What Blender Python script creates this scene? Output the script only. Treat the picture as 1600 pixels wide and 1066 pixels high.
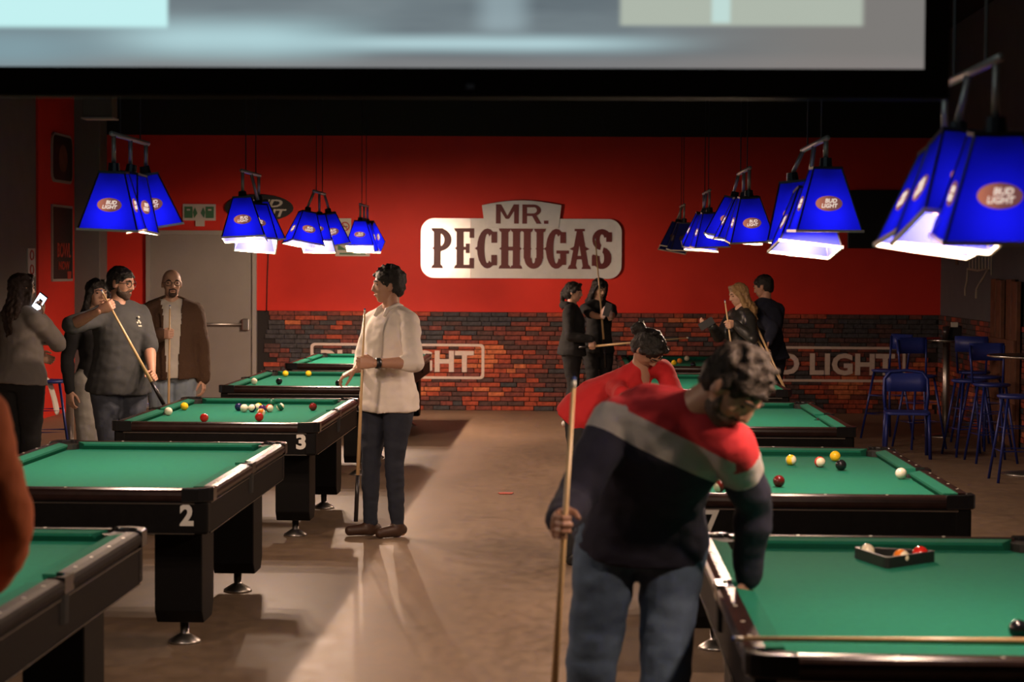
import bpy, bmesh, math, random
from mathutils import Vector, Matrix, Quaternion, noise

random.seed(7)
R = math.radians
V = Vector
sc = bpy.context.scene
for o in list(bpy.data.objects):
    bpy.data.objects.remove(o)
col = sc.collection

# ------------------------------------------------------------------ camera
FPX, CAMZ = 3150.0, 1.77
cam_d = bpy.data.cameras.new('camera')
cam = bpy.data.objects.new('camera', cam_d)
col.objects.link(cam)
cam_d.sensor_width = 36.0
cam_d.lens = FPX / 1600 * 36.0
cam_d.clip_start = 0.05
cam_d.clip_end = 200
CAMM = (Matrix.Rotation(math.atan(99 / FPX), 4, 'Z')
        @ Matrix.Rotation(R(90) - math.atan(118.4 / FPX), 4, 'X')
        @ Matrix.Rotation(0.006, 4, 'Z'))
cam.matrix_world = Matrix.Translation((0, 0, CAMZ)) @ CAMM
cam_d.dof.use_dof = True
cam_d.dof.focus_distance = 14.0
cam_d.dof.aperture_fstop = 4.0
sc.camera = cam

# ------------------------------------------------------------------ world, exposure
w = bpy.data.worlds.new('dim_hall')
sc.world = w
w.use_nodes = True
w.node_tree.nodes['Background'].inputs[0].default_value = (0.75, 0.85, 1.0, 1)
w.node_tree.nodes['Background'].inputs[1].default_value = 0.009
sc.view_settings.view_transform = 'Standard'
sc.view_settings.look = 'None'
sc.view_settings.gamma = 1
sc.view_settings.use_curve_mapping = False
sc.view_settings.exposure = 0.0
BULB_W = 54.0
BULB_COL = (1.0, 0.69, 0.47)


def ray(px, py):
    return (CAMM.to_3x3() @ V(((px - 800) / FPX, -(py - 533) / FPX, -1)))


def at(px, py, Y):                       # a measured image point at a known depth
    d = ray(px, py)
    return V((0, 0, CAMZ)) + d * (Y / d.y)


def on(px, py, z):                       # a measured image point at a known height
    d = ray(px, py)
    return V((0, 0, CAMZ)) + d * ((z - CAMZ) / d.z)


# ------------------------------------------------------------------ materials
MATS = {}


def mat(name, color=(.5, .5, .5), rough=.6, metal=0., noise_s=0., noise_amt=0., bump=0., bump_s=40., spec=None,
        emit=None, emit_s=0., coat=0., sheen=0.):
    m = bpy.data.materials.new(name)
    m.use_nodes = True
    nt = m.node_tree
    b = nt.nodes['Principled BSDF']
    b.inputs['Base Color'].default_value = (*color, 1)
    b.inputs['Roughness'].default_value = rough
    b.inputs['Metallic'].default_value = metal
    if spec is not None:
        b.inputs['Specular IOR Level'].default_value = spec
    if coat:
        b.inputs['Coat Weight'].default_value = coat
        b.inputs['Coat Roughness'].default_value = .1
    if sheen:
        b.inputs['Sheen Weight'].default_value = sheen
    if emit:
        b.inputs['Emission Color'].default_value = (*emit, 1)
        b.inputs['Emission Strength'].default_value = emit_s
    if noise_amt or bump:
        tc = nt.nodes.new('ShaderNodeTexCoord')
    if noise_amt:
        n = nt.nodes.new('ShaderNodeTexNoise')
        n.inputs['Scale'].default_value = noise_s
        n.inputs['Detail'].default_value = 5
        r = nt.nodes.new('ShaderNodeMapRange')
        r.inputs['To Min'].default_value = 1 - noise_amt
        r.inputs['To Max'].default_value = 1 + noise_amt
        r.inputs['From Min'].default_value = .25
        r.inputs['From Max'].default_value = .75
        mx = nt.nodes.new('ShaderNodeVectorMath')
        mx.operation = 'SCALE'
        mx.inputs[0].default_value = color
        nt.links.new(tc.outputs['Object'], n.inputs['Vector'])
        nt.links.new(n.outputs['Fac'], r.inputs['Value'])
        nt.links.new(r.outputs[0], mx.inputs['Scale'])
        nt.links.new(mx.outputs[0], b.inputs['Base Color'])
    if bump:
        n2 = nt.nodes.new('ShaderNodeTexNoise')
        n2.inputs['Scale'].default_value = bump_s
        n2.inputs['Detail'].default_value = 4
        bp = nt.nodes.new('ShaderNodeBump')
        bp.inputs['Strength'].default_value = bump
        bp.inputs['Distance'].default_value = .01
        nt.links.new(tc.outputs['Object'], n2.inputs['Vector'])
        nt.links.new(n2.outputs['Fac'], bp.inputs['Height'])
        nt.links.new(bp.outputs[0], b.inputs['Normal'])
    MATS[name] = m
    return m


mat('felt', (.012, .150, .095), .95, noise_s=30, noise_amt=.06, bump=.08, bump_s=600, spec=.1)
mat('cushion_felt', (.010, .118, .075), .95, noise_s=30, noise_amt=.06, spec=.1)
mat('rail_wood', (.026, .013, .012), .27, noise_s=14, noise_amt=.3, spec=.25)
mat('apron', (.006, .0055, .0055), .5, spec=.08, noise_s=30, noise_amt=.25, bump=.05, bump_s=80)
mat('leg_black', (.005, .0045, .0045), .5, spec=.12)
mat('casting', (.02, .02, .022), .18, metal=.4)
mat('chrome', (.62, .58, .55), .22, metal=1)
mat('steel', (.45, .42, .4), .35, metal=1)
mat('pocket', (.006, .006, .006), .6)
mat('white_paint', (.72, .70, .66), .6)
mat('sight', (.6, .58, .5), .4)
mat('red_wall', (.62, .032, .019), .6, spec=.25, noise_s=3, noise_amt=.06, bump=.05, bump_s=120)
mat('black_wall', (.010, .009, .009), .8)
mat('grey_wall', (.13, .125, .12), .8, noise_s=4, noise_amt=.08)
mat('blue_grey_wall', (.10, .10, .115), .8, noise_s=4, noise_amt=.08)
mat('mortar', (.018, .014, .014), .9)
mat('brick_red', (.33, .055, .025), .8, noise_s=26, noise_amt=.5, bump=.4, bump_s=60)
mat('brick_orange', (.48, .13, .05), .8, noise_s=26, noise_amt=.45, bump=.4, bump_s=60)
mat('brick_dark', (.075, .035, .032), .8, noise_s=26, noise_amt=.5, bump=.4, bump_s=60)
mat('brick_char', (.045, .042, .048), .8, noise_s=26, noise_amt=.5, bump=.4, bump_s=60)
mat('brick_maroon', (.17, .04, .03), .8, noise_s=26, noise_amt=.5, bump=.4, bump_s=60)
mat('letter_paint', (.62, .50, .45), .7, noise_s=30, noise_amt=.1)
mat('door_grey', (.24, .22, .20), .55, noise_s=5, noise_amt=.05)
mat('door_frame', (.30, .28, .26), .5)
mat('sign_metal', (.62, .60, .57), .32, metal=.7, noise_s=9, noise_amt=.06)
mat('sign_red', (.10, .008, .010), .5)
mat('sign_green', (.05, .16, .08), .6)
mat('sign_white', (.5, .47, .42), .6)
mat('sign_black', (.015, .014, .014), .5)
mat('sign_redmark', (.4, .03, .02), .6)
mat('tv_black', (.006, .006, .007), .3)
mat('poster_frame', (.3, .28, .27), .5)
mat('poster_black', (.012, .010, .010), .5)
mat('poster_red', (.32, .035, .02), .6)
mat('line_art', (.40, .34, .27), .7)
mat('wood_brown', (.13, .05, .025), .6, noise_s=9, noise_amt=.35)
mat('blue_metal', (.012, .024, .17), .38, metal=.15)
mat('blue_vinyl', (.018, .032, .21), .45)
mat('table_top_black', (.015, .015, .016), .25)
mat('screen_border', (.012, .012, .013), .7)
mat('case_white', (.4, .4, .4), .6)
mat('cord_black', (.01, .01, .01), .6)
mat('paper_red', (.55, .12, .09), .8)
mat('cue_wood', (.62, .42, .22), .35, noise_s=8, noise_amt=.1)
mat('cue_butt', (.012, .010, .012), .3)
mat('cue_ferrule', (.75, .72, .65), .4)
mat('cue_tip', (.05, .10, .35), .8)
mat('rack_black', (.010, .010, .011), .4)
mat('lamp_trim', (.012, .012, .02), .4)
mat('lamp_rim', (.70, .60, .50), .35, metal=.3)
mat('lamp_post', (.42, .40, .40), .4, metal=.6)
mat('socket', (.02, .02, .02), .5)
mat('led_red', (.3, .01, .01), .4, emit=(1, .05, .05), emit_s=1.5)
mat('bulb_lit', (1, .95, .9), .4, emit=(1, .9, .78), emit_s=25)
mat('bulb_off', (.5, .5, .5), .3)
mat('phone_black', (.01, .01, .012), .3)
mat('phone_screen', (.5, .5, .6), .3, emit=(.75, .85, 1), emit_s=2.2)
mat('glass_can', (.04, .03, .03), .2)
mat('napkin', (.6, .57, .52), .8)
# people
mat('skin_a', (.50, .27, .18), .5)
mat('skin_b', (.42, .22, .15), .5)
mat('skin_c', (.58, .34, .24), .5)
mat('hair_black', (.012, .009, .008), .42, bump=.8, bump_s=160)
mat('hair_brown', (.035, .018, .012), .42, bump=.8, bump_s=160)
mat('hair_blond', (.36, .22, .10), .45, bump=.8, bump_s=120)
mat('hair_grey', (.030, .022, .018), .55, spec=.2, bump=.9, bump_s=150, noise_s=40, noise_amt=.7)
mat('beard_dark', (.055, .030, .020), .6, bump=.6, bump_s=200)
mat('eye_dark', (.03, .02, .02), .2)
mat('lip', (.36, .13, .10), .5)
mat('cloth_white', (.82, .74, .68), .85, bump=.35, bump_s=14)
mat('cloth_cream', (.60, .56, .50), .85, bump=.3, bump_s=14)
mat('cloth_black', (.013, .013, .015), .9, bump=.3, bump_s=14)
mat('cloth_charcoal', (.035, .037, .040), .9, bump=.3, bump_s=14)
mat('cloth_grey', (.24, .215, .20), .9, bump=.4, bump_s=14)
mat('cloth_brown', (.075, .038, .020), .9, bump=.5, bump_s=60)
mat('cloth_red', (.50, .012, .016), .85, bump=.3, bump_s=14)
mat('cloth_orange', (.45, .11, .035), .85, bump=.3, bump_s=14)
mat('cloth_navy', (.012, .015, .035), .9, bump=.3, bump_s=14)
mat('leather_black', (.02, .02, .02), .35, bump=.4, bump_s=20)
mat('denim_dark', (.014, .018, .032), .85, bump=.4, bump_s=16)
mat('denim_blue', (.075, .115, .185), .85, bump=.4, bump_s=16, noise_s=7, noise_amt=.3)
mat('denim_light', (.24, .30, .36), .85, bump=.4, bump_s=16, noise_s=6, noise_amt=.25)
mat('denim_grey', (.30, .29, .27), .85, bump=.4, bump_s=16)
mat('denim_mid', (.05, .06, .085), .85, bump=.4, bump_s=16, noise_s=6, noise_amt=.35)
mat('shoe_brown', (.05, .022, .012), .5)
mat('shoe_black', (.012, .012, .012), .5)
mat('shoe_white', (.6, .57, .52), .6)


def nodes_of(name):
    m = bpy.data.materials.new(name)
    m.use_nodes = True
    MATS[name] = m
    return m, m.node_tree, m.node_tree.nodes['Principled BSDF']


def floor_material():
    m, nt, b = nodes_of('concrete_floor')
    tc = nt.nodes.new('ShaderNodeTexCoord')
    n1 = nt.nodes.new('ShaderNodeTexNoise'); n1.inputs['Scale'].default_value = .9; n1.inputs['Detail'].default_value = 8
    n2 = nt.nodes.new('ShaderNodeTexNoise'); n2.inputs['Scale'].default_value = 14; n2.inputs['Detail'].default_value = 6
    mp = nt.nodes.new('ShaderNodeMapping'); mp.inputs['Scale'].default_value = (1, .5, 1)
    nt.links.new(tc.outputs['Object'], mp.inputs[0])
    nt.links.new(mp.outputs[0], n1.inputs['Vector']); nt.links.new(mp.outputs[0], n2.inputs['Vector'])
    mix = nt.nodes.new('ShaderNodeMix'); mix.data_type = 'FLOAT'; mix.inputs[0].default_value = .4
    nt.links.new(n1.outputs['Fac'], mix.inputs[2]); nt.links.new(n2.outputs['Fac'], mix.inputs[3])
    cr = nt.nodes.new('ShaderNodeValToRGB')
    cr.color_ramp.elements[0].position = .33; cr.color_ramp.elements[0].color = (.135, .094, .064, 1)
    cr.color_ramp.elements[1].position = .68; cr.color_ramp.elements[1].color = (.285, .197, .134, 1)
    nt.links.new(mix.outputs[0], cr.inputs[0]); nt.links.new(cr.outputs[0], b.inputs['Base Color'])
    mr = nt.nodes.new('ShaderNodeMapRange'); mr.inputs['To Min'].default_value = .38; mr.inputs['To Max'].default_value = .62
    nt.links.new(n2.outputs['Fac'], mr.inputs['Value']); nt.links.new(mr.outputs[0], b.inputs['Roughness'])


floor_material()


def shade_material(name, tcol, dcol, gloss=True):
    m = bpy.data.materials.new(name)
    m.use_nodes = True
    nt = m.node_tree
    nt.nodes.remove(nt.nodes['Principled BSDF'])
    out = nt.nodes['Material Output']
    t = nt.nodes.new('ShaderNodeBsdfTranslucent'); t.inputs[0].default_value = (*tcol, 1)
    d = nt.nodes.new('ShaderNodeBsdfDiffuse'); d.inputs[0].default_value = (*dcol, 1)
    a = nt.nodes.new('ShaderNodeAddShader')
    nt.links.new(t.outputs[0], a.inputs[0]); nt.links.new(d.outputs[0], a.inputs[1])
    nt.links.new(a.outputs[0], out.inputs[0])
    MATS[name] = m


shade_material('shade_blue', (.00012, .0002, .030), (.02, .025, .18))
shade_material('shade_logo', (.020, .007, .003), (.10, .05, .03))


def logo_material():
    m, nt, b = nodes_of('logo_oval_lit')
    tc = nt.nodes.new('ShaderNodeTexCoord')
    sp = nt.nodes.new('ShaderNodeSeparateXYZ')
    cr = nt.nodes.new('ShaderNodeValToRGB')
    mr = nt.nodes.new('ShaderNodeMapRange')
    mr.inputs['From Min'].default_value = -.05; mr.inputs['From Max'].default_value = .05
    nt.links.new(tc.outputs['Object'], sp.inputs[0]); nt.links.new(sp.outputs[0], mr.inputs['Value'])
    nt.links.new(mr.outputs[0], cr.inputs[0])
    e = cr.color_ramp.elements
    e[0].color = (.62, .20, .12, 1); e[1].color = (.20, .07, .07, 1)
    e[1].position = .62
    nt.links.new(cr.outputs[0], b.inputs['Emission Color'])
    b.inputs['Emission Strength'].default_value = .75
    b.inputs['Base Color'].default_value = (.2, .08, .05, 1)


logo_material()
mat('logo_letters_lit', (.8, .75, .7), .5, emit=(1, .82, .70), emit_s=.85)
mat('logo_letters_off', (.25, .24, .22), .5)
mat('logo_oval_off', (.08, .04, .03), .5)


def ball_material(name, colr, stripe=False):
    m, nt, b = nodes_of(name)
    b.inputs['Roughness'].default_value = .12
    b.inputs['Base Color'].default_value = (*colr, 1)
    if stripe:
        tc = nt.nodes.new('ShaderNodeTexCoord')
        sp = nt.nodes.new('ShaderNodeSeparateXYZ')
        ab = nt.nodes.new('ShaderNodeMath'); ab.operation = 'ABSOLUTE'
        lt = nt.nodes.new('ShaderNodeMath'); lt.operation = 'LESS_THAN'; lt.inputs[1].default_value = .0148
        mx = nt.nodes.new('ShaderNodeMix'); mx.data_type = 'RGBA'
        mx.inputs[6].default_value = (.75, .68, .52, 1); mx.inputs[7].default_value = (*colr, 1)
        nt.links.new(tc.outputs['Object'], sp.inputs[0]); nt.links.new(sp.outputs[2], ab.inputs[0])
        nt.links.new(ab.outputs[0], lt.inputs[0]); nt.links.new(lt.outputs[0], mx.inputs[0])
        nt.links.new(mx.outputs[2], b.inputs['Base Color'])


BALLC = {'white': (.78, .72, .58), 'yellow': (.80, .50, .02), 'red': (.55, .02, .015), 'black': (.010, .010, .012),
         'navy': (.012, .015, .07), 'green': (.010, .09, .05), 'maroon': (.13, .012, .010), 'orange': (.65, .19, .02),
         'purple': (.06, .02, .09)}
for k, c in BALLC.items():
    ball_material('ball_' + k, c)
    ball_material('ball_stripe_' + k, c, True)


def screen_material():
    m, nt, b = nodes_of('projected_picture')
    L = nt.links.new
    tc = nt.nodes.new('ShaderNodeTexCoord')
    sp = nt.nodes.new('ShaderNodeSeparateXYZ')
    L(tc.outputs['Object'], sp.inputs[0])

    def band(sock, a, bb, soft):
        up = nt.nodes.new('ShaderNodeMapRange'); up.interpolation_type = 'SMOOTHSTEP'
        up.inputs['From Min'].default_value = a - soft; up.inputs['From Max'].default_value = a + soft
        dn = nt.nodes.new('ShaderNodeMapRange'); dn.interpolation_type = 'SMOOTHSTEP'
        dn.inputs['From Min'].default_value = bb - soft; dn.inputs['From Max'].default_value = bb + soft
        dn.inputs['To Min'].default_value = 1; dn.inputs['To Max'].default_value = 0
        L(sock, up.inputs['Value']); L(sock, dn.inputs['Value'])
        mu = nt.nodes.new('ShaderNodeMath'); mu.operation = 'MULTIPLY'
        L(up.outputs[0], mu.inputs[0]); L(dn.outputs[0], mu.inputs[1])
        return mu.outputs[0]

    def mul(a, c):
        mu = nt.nodes.new('ShaderNodeMath'); mu.operation = 'MULTIPLY'
        L(a, mu.inputs[0])
        if isinstance(c, float):
            mu.inputs[1].default_value = c
        else:
            L(c, mu.inputs[1])
        return mu.outputs[0]

    def over(base, fac, colr):
        mx = nt.nodes.new('ShaderNodeMix'); mx.data_type = 'RGBA'
        L(fac, mx.inputs[0]); L(base, mx.inputs[6])
        mx.inputs[7].default_value = (*colr, 1)
        return mx.outputs[2]

    X, Z = sp.outputs[0], sp.outputs[2]          # metres: x of the screen, height above its lower edge
    n = nt.nodes.new('ShaderNodeTexNoise'); n.inputs['Scale'].default_value = 1.0; n.inputs['Detail'].default_value = 3
    mp = nt.nodes.new('ShaderNodeMapping'); mp.inputs['Scale'].default_value = (1.6, 1, 9)
    L(tc.outputs['Object'], mp.inputs[0]); L(mp.outputs[0], n.inputs['Vector'])
    cr = nt.nodes.new('ShaderNodeValToRGB')
    cr.color_ramp.elements[0].position = .3; cr.color_ramp.elements[0].color = (.115, .145, .165, 1)
    cr.color_ramp.elements[1].position = .72; cr.color_ramp.elements[1].color = (.21, .26, .28, 1)
    L(n.outputs['Fac'], cr.inputs[0])
    base = cr.outputs[0]
    base = over(base, band(X, .35, 3.0, .35), (.20, .19, .18))            # warmer right side
    base = over(base, mul(band(Z, -.1, .028, .02), .5), (.25, .22, .21))   # pinkish foot of the picture
    base = over(base, mul(mul(band(Z, .045, .075, .02), band(X, -.65, .15, .25)), .85), (.50, .72, .76))
    base = over(base, mul(mul(band(Z, .03, .11, .04), band(X, -1.15, -.6, .2)), .8), (.48, .72, .76))
    base = over(base, mul(band(Z, .0, .09, .04), band(X, -3, -1.2, .2)), (.22, .33, .37))
    base = over(base, mul(band(Z, .098, 3, .010), band(X, -3, -1.017, .008)), (.55, .88, .88))
    base = over(base, mul(band(Z, .105, 3, .008), band(X, .105, .70, .010)), (.42, .47, .40))
    base = over(base, mul(band(Z, .112, 3, .008), band(X, .33, .375, .008)), (.52, .70, .66))
    base = over(base, mul(mul(band(Z, .09, 3, .02), band(X, -.24, -.13, .04)), .6), (.35, .46, .50))
    L(base, b.inputs['Emission Color'])
    b.inputs['Emission Strength'].default_value = 1.0
    b.inputs['Base Color'].default_value = (.05, .05, .05, 1)
    b.inputs['Roughness'].default_value = .9


screen_material()


# ------------------------------------------------------------------ mesh helpers
class MB:
    def __init__(self):
        self.v, self.f = [], []

    def add(self, vs, fs):
        o = len(self.v)
        self.v += [tuple(p) for p in vs]
        self.f += [tuple(i + o for i in f) for f in fs]
        return self

    def box(self, c, s, rot=None):
        x, y, z = s[0] / 2, s[1] / 2, s[2] / 2
        vs = [V((a * x, b * y, d * z)) for a in (-1, 1) for b in (-1, 1) for d in (-1, 1)]
        if rot is not None:
            vs = [rot @ p for p in vs]
        vs = [p + V(c) for p in vs]
        return self.add(vs, [(0, 1, 3, 2), (4, 6, 7, 5), (0, 4, 5, 1), (2, 3, 7, 6), (0, 2, 6, 4), (1, 5, 7, 3)])

    def loft(self, rings, cap=True, closed=False):
        n = len(rings[0])
        vs = [p for r in rings for p in r]
        fs = []
        m = len(rings)
        for k in range(m - 1 + (1 if closed else 0)):
            a, b = k * n, ((k + 1) % m) * n
            for i in range(n):
                j = (i + 1) % n
                fs.append((a + i, a + j, b + j, b + i))
        if cap and not closed:
            fs.append(tuple(reversed(range(n))))
            fs.append(tuple((m - 1) * n + i for i in range(n)))
        return self.add(vs, fs)

    def tube(self, pts, rads, n=10, closed=False):
        pts = [V(p) for p in pts]
        if not isinstance(rads, (list, tuple)):
            rads = [rads] * len(pts)
        rings = []
        prev = None
        for i, p in enumerate(pts):
            if closed:
                t = pts[(i + 1) % len(pts)] - pts[i - 1]
            elif i == 0:
                t = pts[1] - p
            elif i == len(pts) - 1:
                t = p - pts[i - 1]
            else:
                t = (pts[i + 1] - p).normalized() + (p - pts[i - 1]).normalized()
            if t.length < 1e-9:
                t = V((0, 0, 1))
            t.normalize()
            if prev is None:
                ref = V((0, 0, 1)) if abs(t.z) < .9 else V((1, 0, 0))
                u = t.cross(ref).normalized()
            else:
                u = (prev - t * prev.dot(t)).normalized()
            prev = u
            v = t.cross(u)
            rings.append([p + (u * math.cos(a) + v * math.sin(a)) * rads[i]
                          for a in (2 * math.pi * k / n for k in range(n))])
        return self.loft(rings, closed=closed)

    def lathe(self, prof, c=(0, 0, 0), n=20):
        c = V(c)
        rings = [[c + V((r * math.cos(2 * math.pi * k / n), r * math.sin(2 * math.pi * k / n), z)) for k in range(n)]
                 for r, z in prof]
        return self.loft(rings)

    def prism(self, poly, d0, d1, fn):
        """poly in 2D, extruded from d0 to d1; fn maps (a, b, d) to 3D"""
        n = len(poly)
        vs = [V(fn(a, b, d0)) for a, b in poly] + [V(fn(a, b, d1)) for a, b in poly]
        fs = [tuple(reversed(range(n))), tuple(range(n, 2 * n))]
        for i in range(n):
            j = (i + 1) % n
            fs.append((i, j, n + j, n + i))
        return self.add(vs, fs)

    def ball(self, c, r, nu=12, nv=8, M=None):
        c = V(c)
        rr = r if isinstance(r, (tuple, list)) else (r, r, r)
        vs = []
        for i in range(1, nv):
            th = math.pi * i / nv
            for k in range(nu):
                a = 2 * math.pi * k / nu
                p = V((rr[0] * math.sin(th) * math.cos(a), rr[1] * math.sin(th) * math.sin(a), rr[2] * math.cos(th)))
                vs.append(p)
        vs += [V((0, 0, rr[2])), V((0, 0, -rr[2]))]
        if M is not None:
            vs = [M @ p for p in vs]
        vs = [p + c for p in vs]
        fs = []
        for i in range(nv - 2):
            for k in range(nu):
                j = (k + 1) % nu
                fs.append((i * nu + k, (i + 1) * nu + k, (i + 1) * nu + j, i * nu + j))
        t, b = (nv - 1) * nu, (nv - 1) * nu + 1
        for k in range(nu):
            j = (k + 1) % nu
            fs.append((t, k, j))
            fs.append((b, (nv - 2) * nu + j, (nv - 2) * nu + k))
        return self.add(vs, fs)

    def mesh(self, name='m', smooth=False, fix=True):
        me = bpy.data.meshes.new(name)
        me.from_pydata(self.v, [], self.f)
        if fix:
            bm = bmesh.new()
            bm.from_mesh(me)
            bmesh.ops.recalc_face_normals(bm, faces=bm.faces)
            bm.to_mesh(me)
            bm.free()
        if smooth:
            me.polygons.foreach_set('use_smooth', [True] * len(me.polygons))
        return me

    def build(self, name, m, parent=None, smooth=False, bevel=0.):
        o = put(name, self.mesh(name, smooth), m, parent)
        if bevel:
            md = o.modifiers.new('b', 'BEVEL')
            md.width = bevel
            md.segments = 2
            md.limit_method = 'ANGLE'
        return o


def put(name, me, m, parent=None):
    o = bpy.data.objects.new(name, me)
    if m is not None and not me.materials:
        me.materials.append(MATS[m])
    col.objects.link(o)
    o.parent = parent
    return o


def tag(o, label, cat, group=None):
    o['label'] = label
    o['category'] = cat
    if group:
        o['group'] = group
    return o


def thing(name, label, cat, loc=(0, 0, 0), rz=0, group=None):
    o = bpy.data.objects.new(name, None)
    o.empty_display_size = .1
    col.objects.link(o)
    o.location = loc
    o.rotation_euler = (0, 0, rz)
    return tag(o, label, cat, group)


def struct(o):
    o['kind'] = 'structure'
    return o


def copy_tree(o, parent=None):
    c = o.copy()
    col.objects.link(c)
    c.parent = parent
    for ch in o.children:
        copy_tree(ch, c)
    return c


TEXT_CACHE = {}


def text_mesh(s, size, extrude=.003, bold=0., shear=0., space=1.0):
    """lettering lying in its own xz-plane, centred, facing -y"""
    key = (s, size, extrude, bold, shear, space)
    if key in TEXT_CACHE:
        return TEXT_CACHE[key]
    cu = bpy.data.curves.new('t', 'FONT')
    cu.body = s
    cu.size = 1
    cu.extrude = extrude / size
    cu.offset = bold
    cu.shear = shear
    cu.space_character = space
    cu.align_x = 'CENTER'
    cu.align_y = 'CENTER'
    cu.resolution_u = 3
    ob = bpy.data.objects.new('t', cu)
    col.objects.link(ob)
    dg = bpy.context.evaluated_depsgraph_get()
    me = bpy.data.meshes.new_from_object(ob.evaluated_get(dg))
    bpy.data.objects.remove(ob)
    xs = [v.co.x for v in me.vertices]; ys = [v.co.y for v in me.vertices]
    cx, cy = (max(xs) + min(xs)) / 2, (max(ys) + min(ys)) / 2
    for v in me.vertices:
        x, y, z = v.co
        v.co = ((x - cx) * size, -z * size, (y - cy) * size)
    me.materials.clear()
    TEXT_CACHE[key] = me
    return me


def fit_text(s, wdt, hgt, extrude=.003, bold=0., shear=0., space=1.0):
    me = text_mesh(s, 1.0, .001, bold, shear, space).copy()
    xs = [v.co.x for v in me.vertices]; zs = [v.co.z for v in me.vertices]
    sx, sz = wdt / (max(xs) - min(xs)), hgt / (max(zs) - min(zs))
    for v in me.vertices:
        v.co = (v.co.x * sx, v.co.y / .001 * extrude, v.co.z * sz)
    return me


def arc(cx, cy, r, a0, a1, n=8):
    return [(cx + r * math.cos(R(a0 + (a1 - a0) * i / n)), cy + r * math.sin(R(a0 + (a1 - a0) * i / n)))
            for i in range(n + 1)]


def rrect(x0, y0, x1, y1, r, n=6):
    return (arc(x1 - r, y1 - r, r, 0, 90, n) + arc(x0 + r, y1 - r, r, 90, 180, n)
            + arc(x0 + r, y0 + r, r, 180, 270, n) + arc(x1 - r, y0 + r, r, 270, 360, n))


# ------------------------------------------------------------------ the room
YB, XL, XR, ZC = 24.5, -6.05, 4.40, 4.6
SB = FPX / YB                                   # pixels per metre on the back wall
Y0 = -3.0
BRICK_TOP, RED_TOP = 1.20, 3.33

fl = struct(MB().box(((XL + XR) / 2, (Y0 + YB) / 2, -.1), (XR - XL + .6, YB - Y0 + .6, .2)).build('floor', 'concrete_floor'))
ce = struct(MB().box(((XL + XR) / 2, (Y0 + YB) / 2, ZC + .1), (XR - XL + .6, YB - Y0 + .6, .2)).build('ceiling', 'black_wall'))
wb = struct(MB().box(((XL + XR) / 2, YB + .15, ZC / 2), (XR - XL + .6, .3, ZC)).build('wall_back', 'mortar'))
DX0, DX1, DZ = (232 - 899) / SB, (393 - 899) / SB, 2.12
red = MB()
red.box(((XL + DX0 - .05) / 2, YB - .012, (BRICK_TOP + RED_TOP) / 2), (DX0 - .05 - XL, .024, RED_TOP - BRICK_TOP))
red.box(((DX0 + DX1) / 2, YB - .012, (DZ + .05 + RED_TOP) / 2), (DX1 - DX0 + .1, .024, RED_TOP - DZ - .05))
red.box(((DX1 + .05 + XR) / 2, YB - .012, (BRICK_TOP + RED_TOP) / 2), (XR - DX1 - .05, .024, RED_TOP - BRICK_TOP))
red.build('red_paint_panel', 'red_wall', wb)
MB().box(((XL + XR) / 2, YB - .012, (RED_TOP + ZC) / 2), (XR - XL, .024, ZC - RED_TOP)).build('black_upper_panel', 'black_wall', wb)

wl = struct(MB().box((XL - .15, (Y0 + YB) / 2, ZC / 2), (.3, YB - Y0, ZC)).build('wall_left', 'grey_wall'))
MB().box((XL + .012, (22.45 + 24.08) / 2, RED_TOP / 2 + .25), (.024, 24.08 - 22.45, RED_TOP + .5)).build('red_paint_panel', 'red_wall', wl)
MB().box(((XL - 5.72) / 2, (24.08 + YB - .03) / 2, ZC / 2), (-5.72 - XL, YB - .03 - 24.08, ZC)).build('corner_pier', 'grey_wall', wl, bevel=.01)
wr = struct(MB().box((XR + .15, (Y0 + YB) / 2, ZC / 2), (.3, YB - Y0, ZC)).build('wall_right', 'blue_grey_wall'))

# bricks: every one a block of its own, proud of the mortar
RH = .0571
LENS = [.115, .155, .20, .24]
BMESH = {}
BM = ['brick_red', 'brick_orange', 'brick_dark', 'brick_char', 'brick_maroon']


def brick_mesh(li, m):
    k = (li, m)
    if k not in BMESH:
        l, h, d = LENS[li] - .008, RH - .008, .022
        b = .004
        mb = MB()
        ring0 = [V((-l / 2, 0, -h / 2)), V((l / 2, 0, -h / 2)), V((l / 2, 0, h / 2)), V((-l / 2, 0, h / 2))]
        ring1 = [p + V((0, -d + b, 0)) for p in ring0]
        ring2 = [V((p.x * (1 - 2 * b / l), -d, p.z * (1 - 2 * b / h))) for p in ring0]
        mb.loft([ring0, ring1, ring2])
        me = mb.mesh('brick')
        me.materials.append(MATS[m])
        BMESH[k] = me
    return BMESH[k]


def brick_mat(x, z):
    a = noise.noise(V((x * .55 + 3.1, z * 1.6, 0))) + .75 * noise.noise(V((x * 2.3, z * 4.2 + 7, 5)))
    a += random.uniform(-.42, .42)
    if a < -.38:
        return 'brick_char'
    if a < -.08:
        return 'brick_dark'
    if a < .18:
        return 'brick_maroon'
    if a < .52:
        return 'brick_red'
    return 'brick_orange'


spots = []
nrow = int(BRICK_TOP / RH)
for r in range(nrow):
    z = (r + .5) * BRICK_TOP / nrow
    for x0, x1 in ((XL + .4, DX0 - .06), (DX1 + .06, XR)):
        x = x0 - random.uniform(0, .1)
        while x < x1:
            li = random.choice((0, 1, 1, 2, 2, 3))
            if x >= x0 and x + LENS[li] <= x1 + .02:
                spots.append((x + LENS[li] / 2, z, li))
            x += LENS[li]
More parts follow.
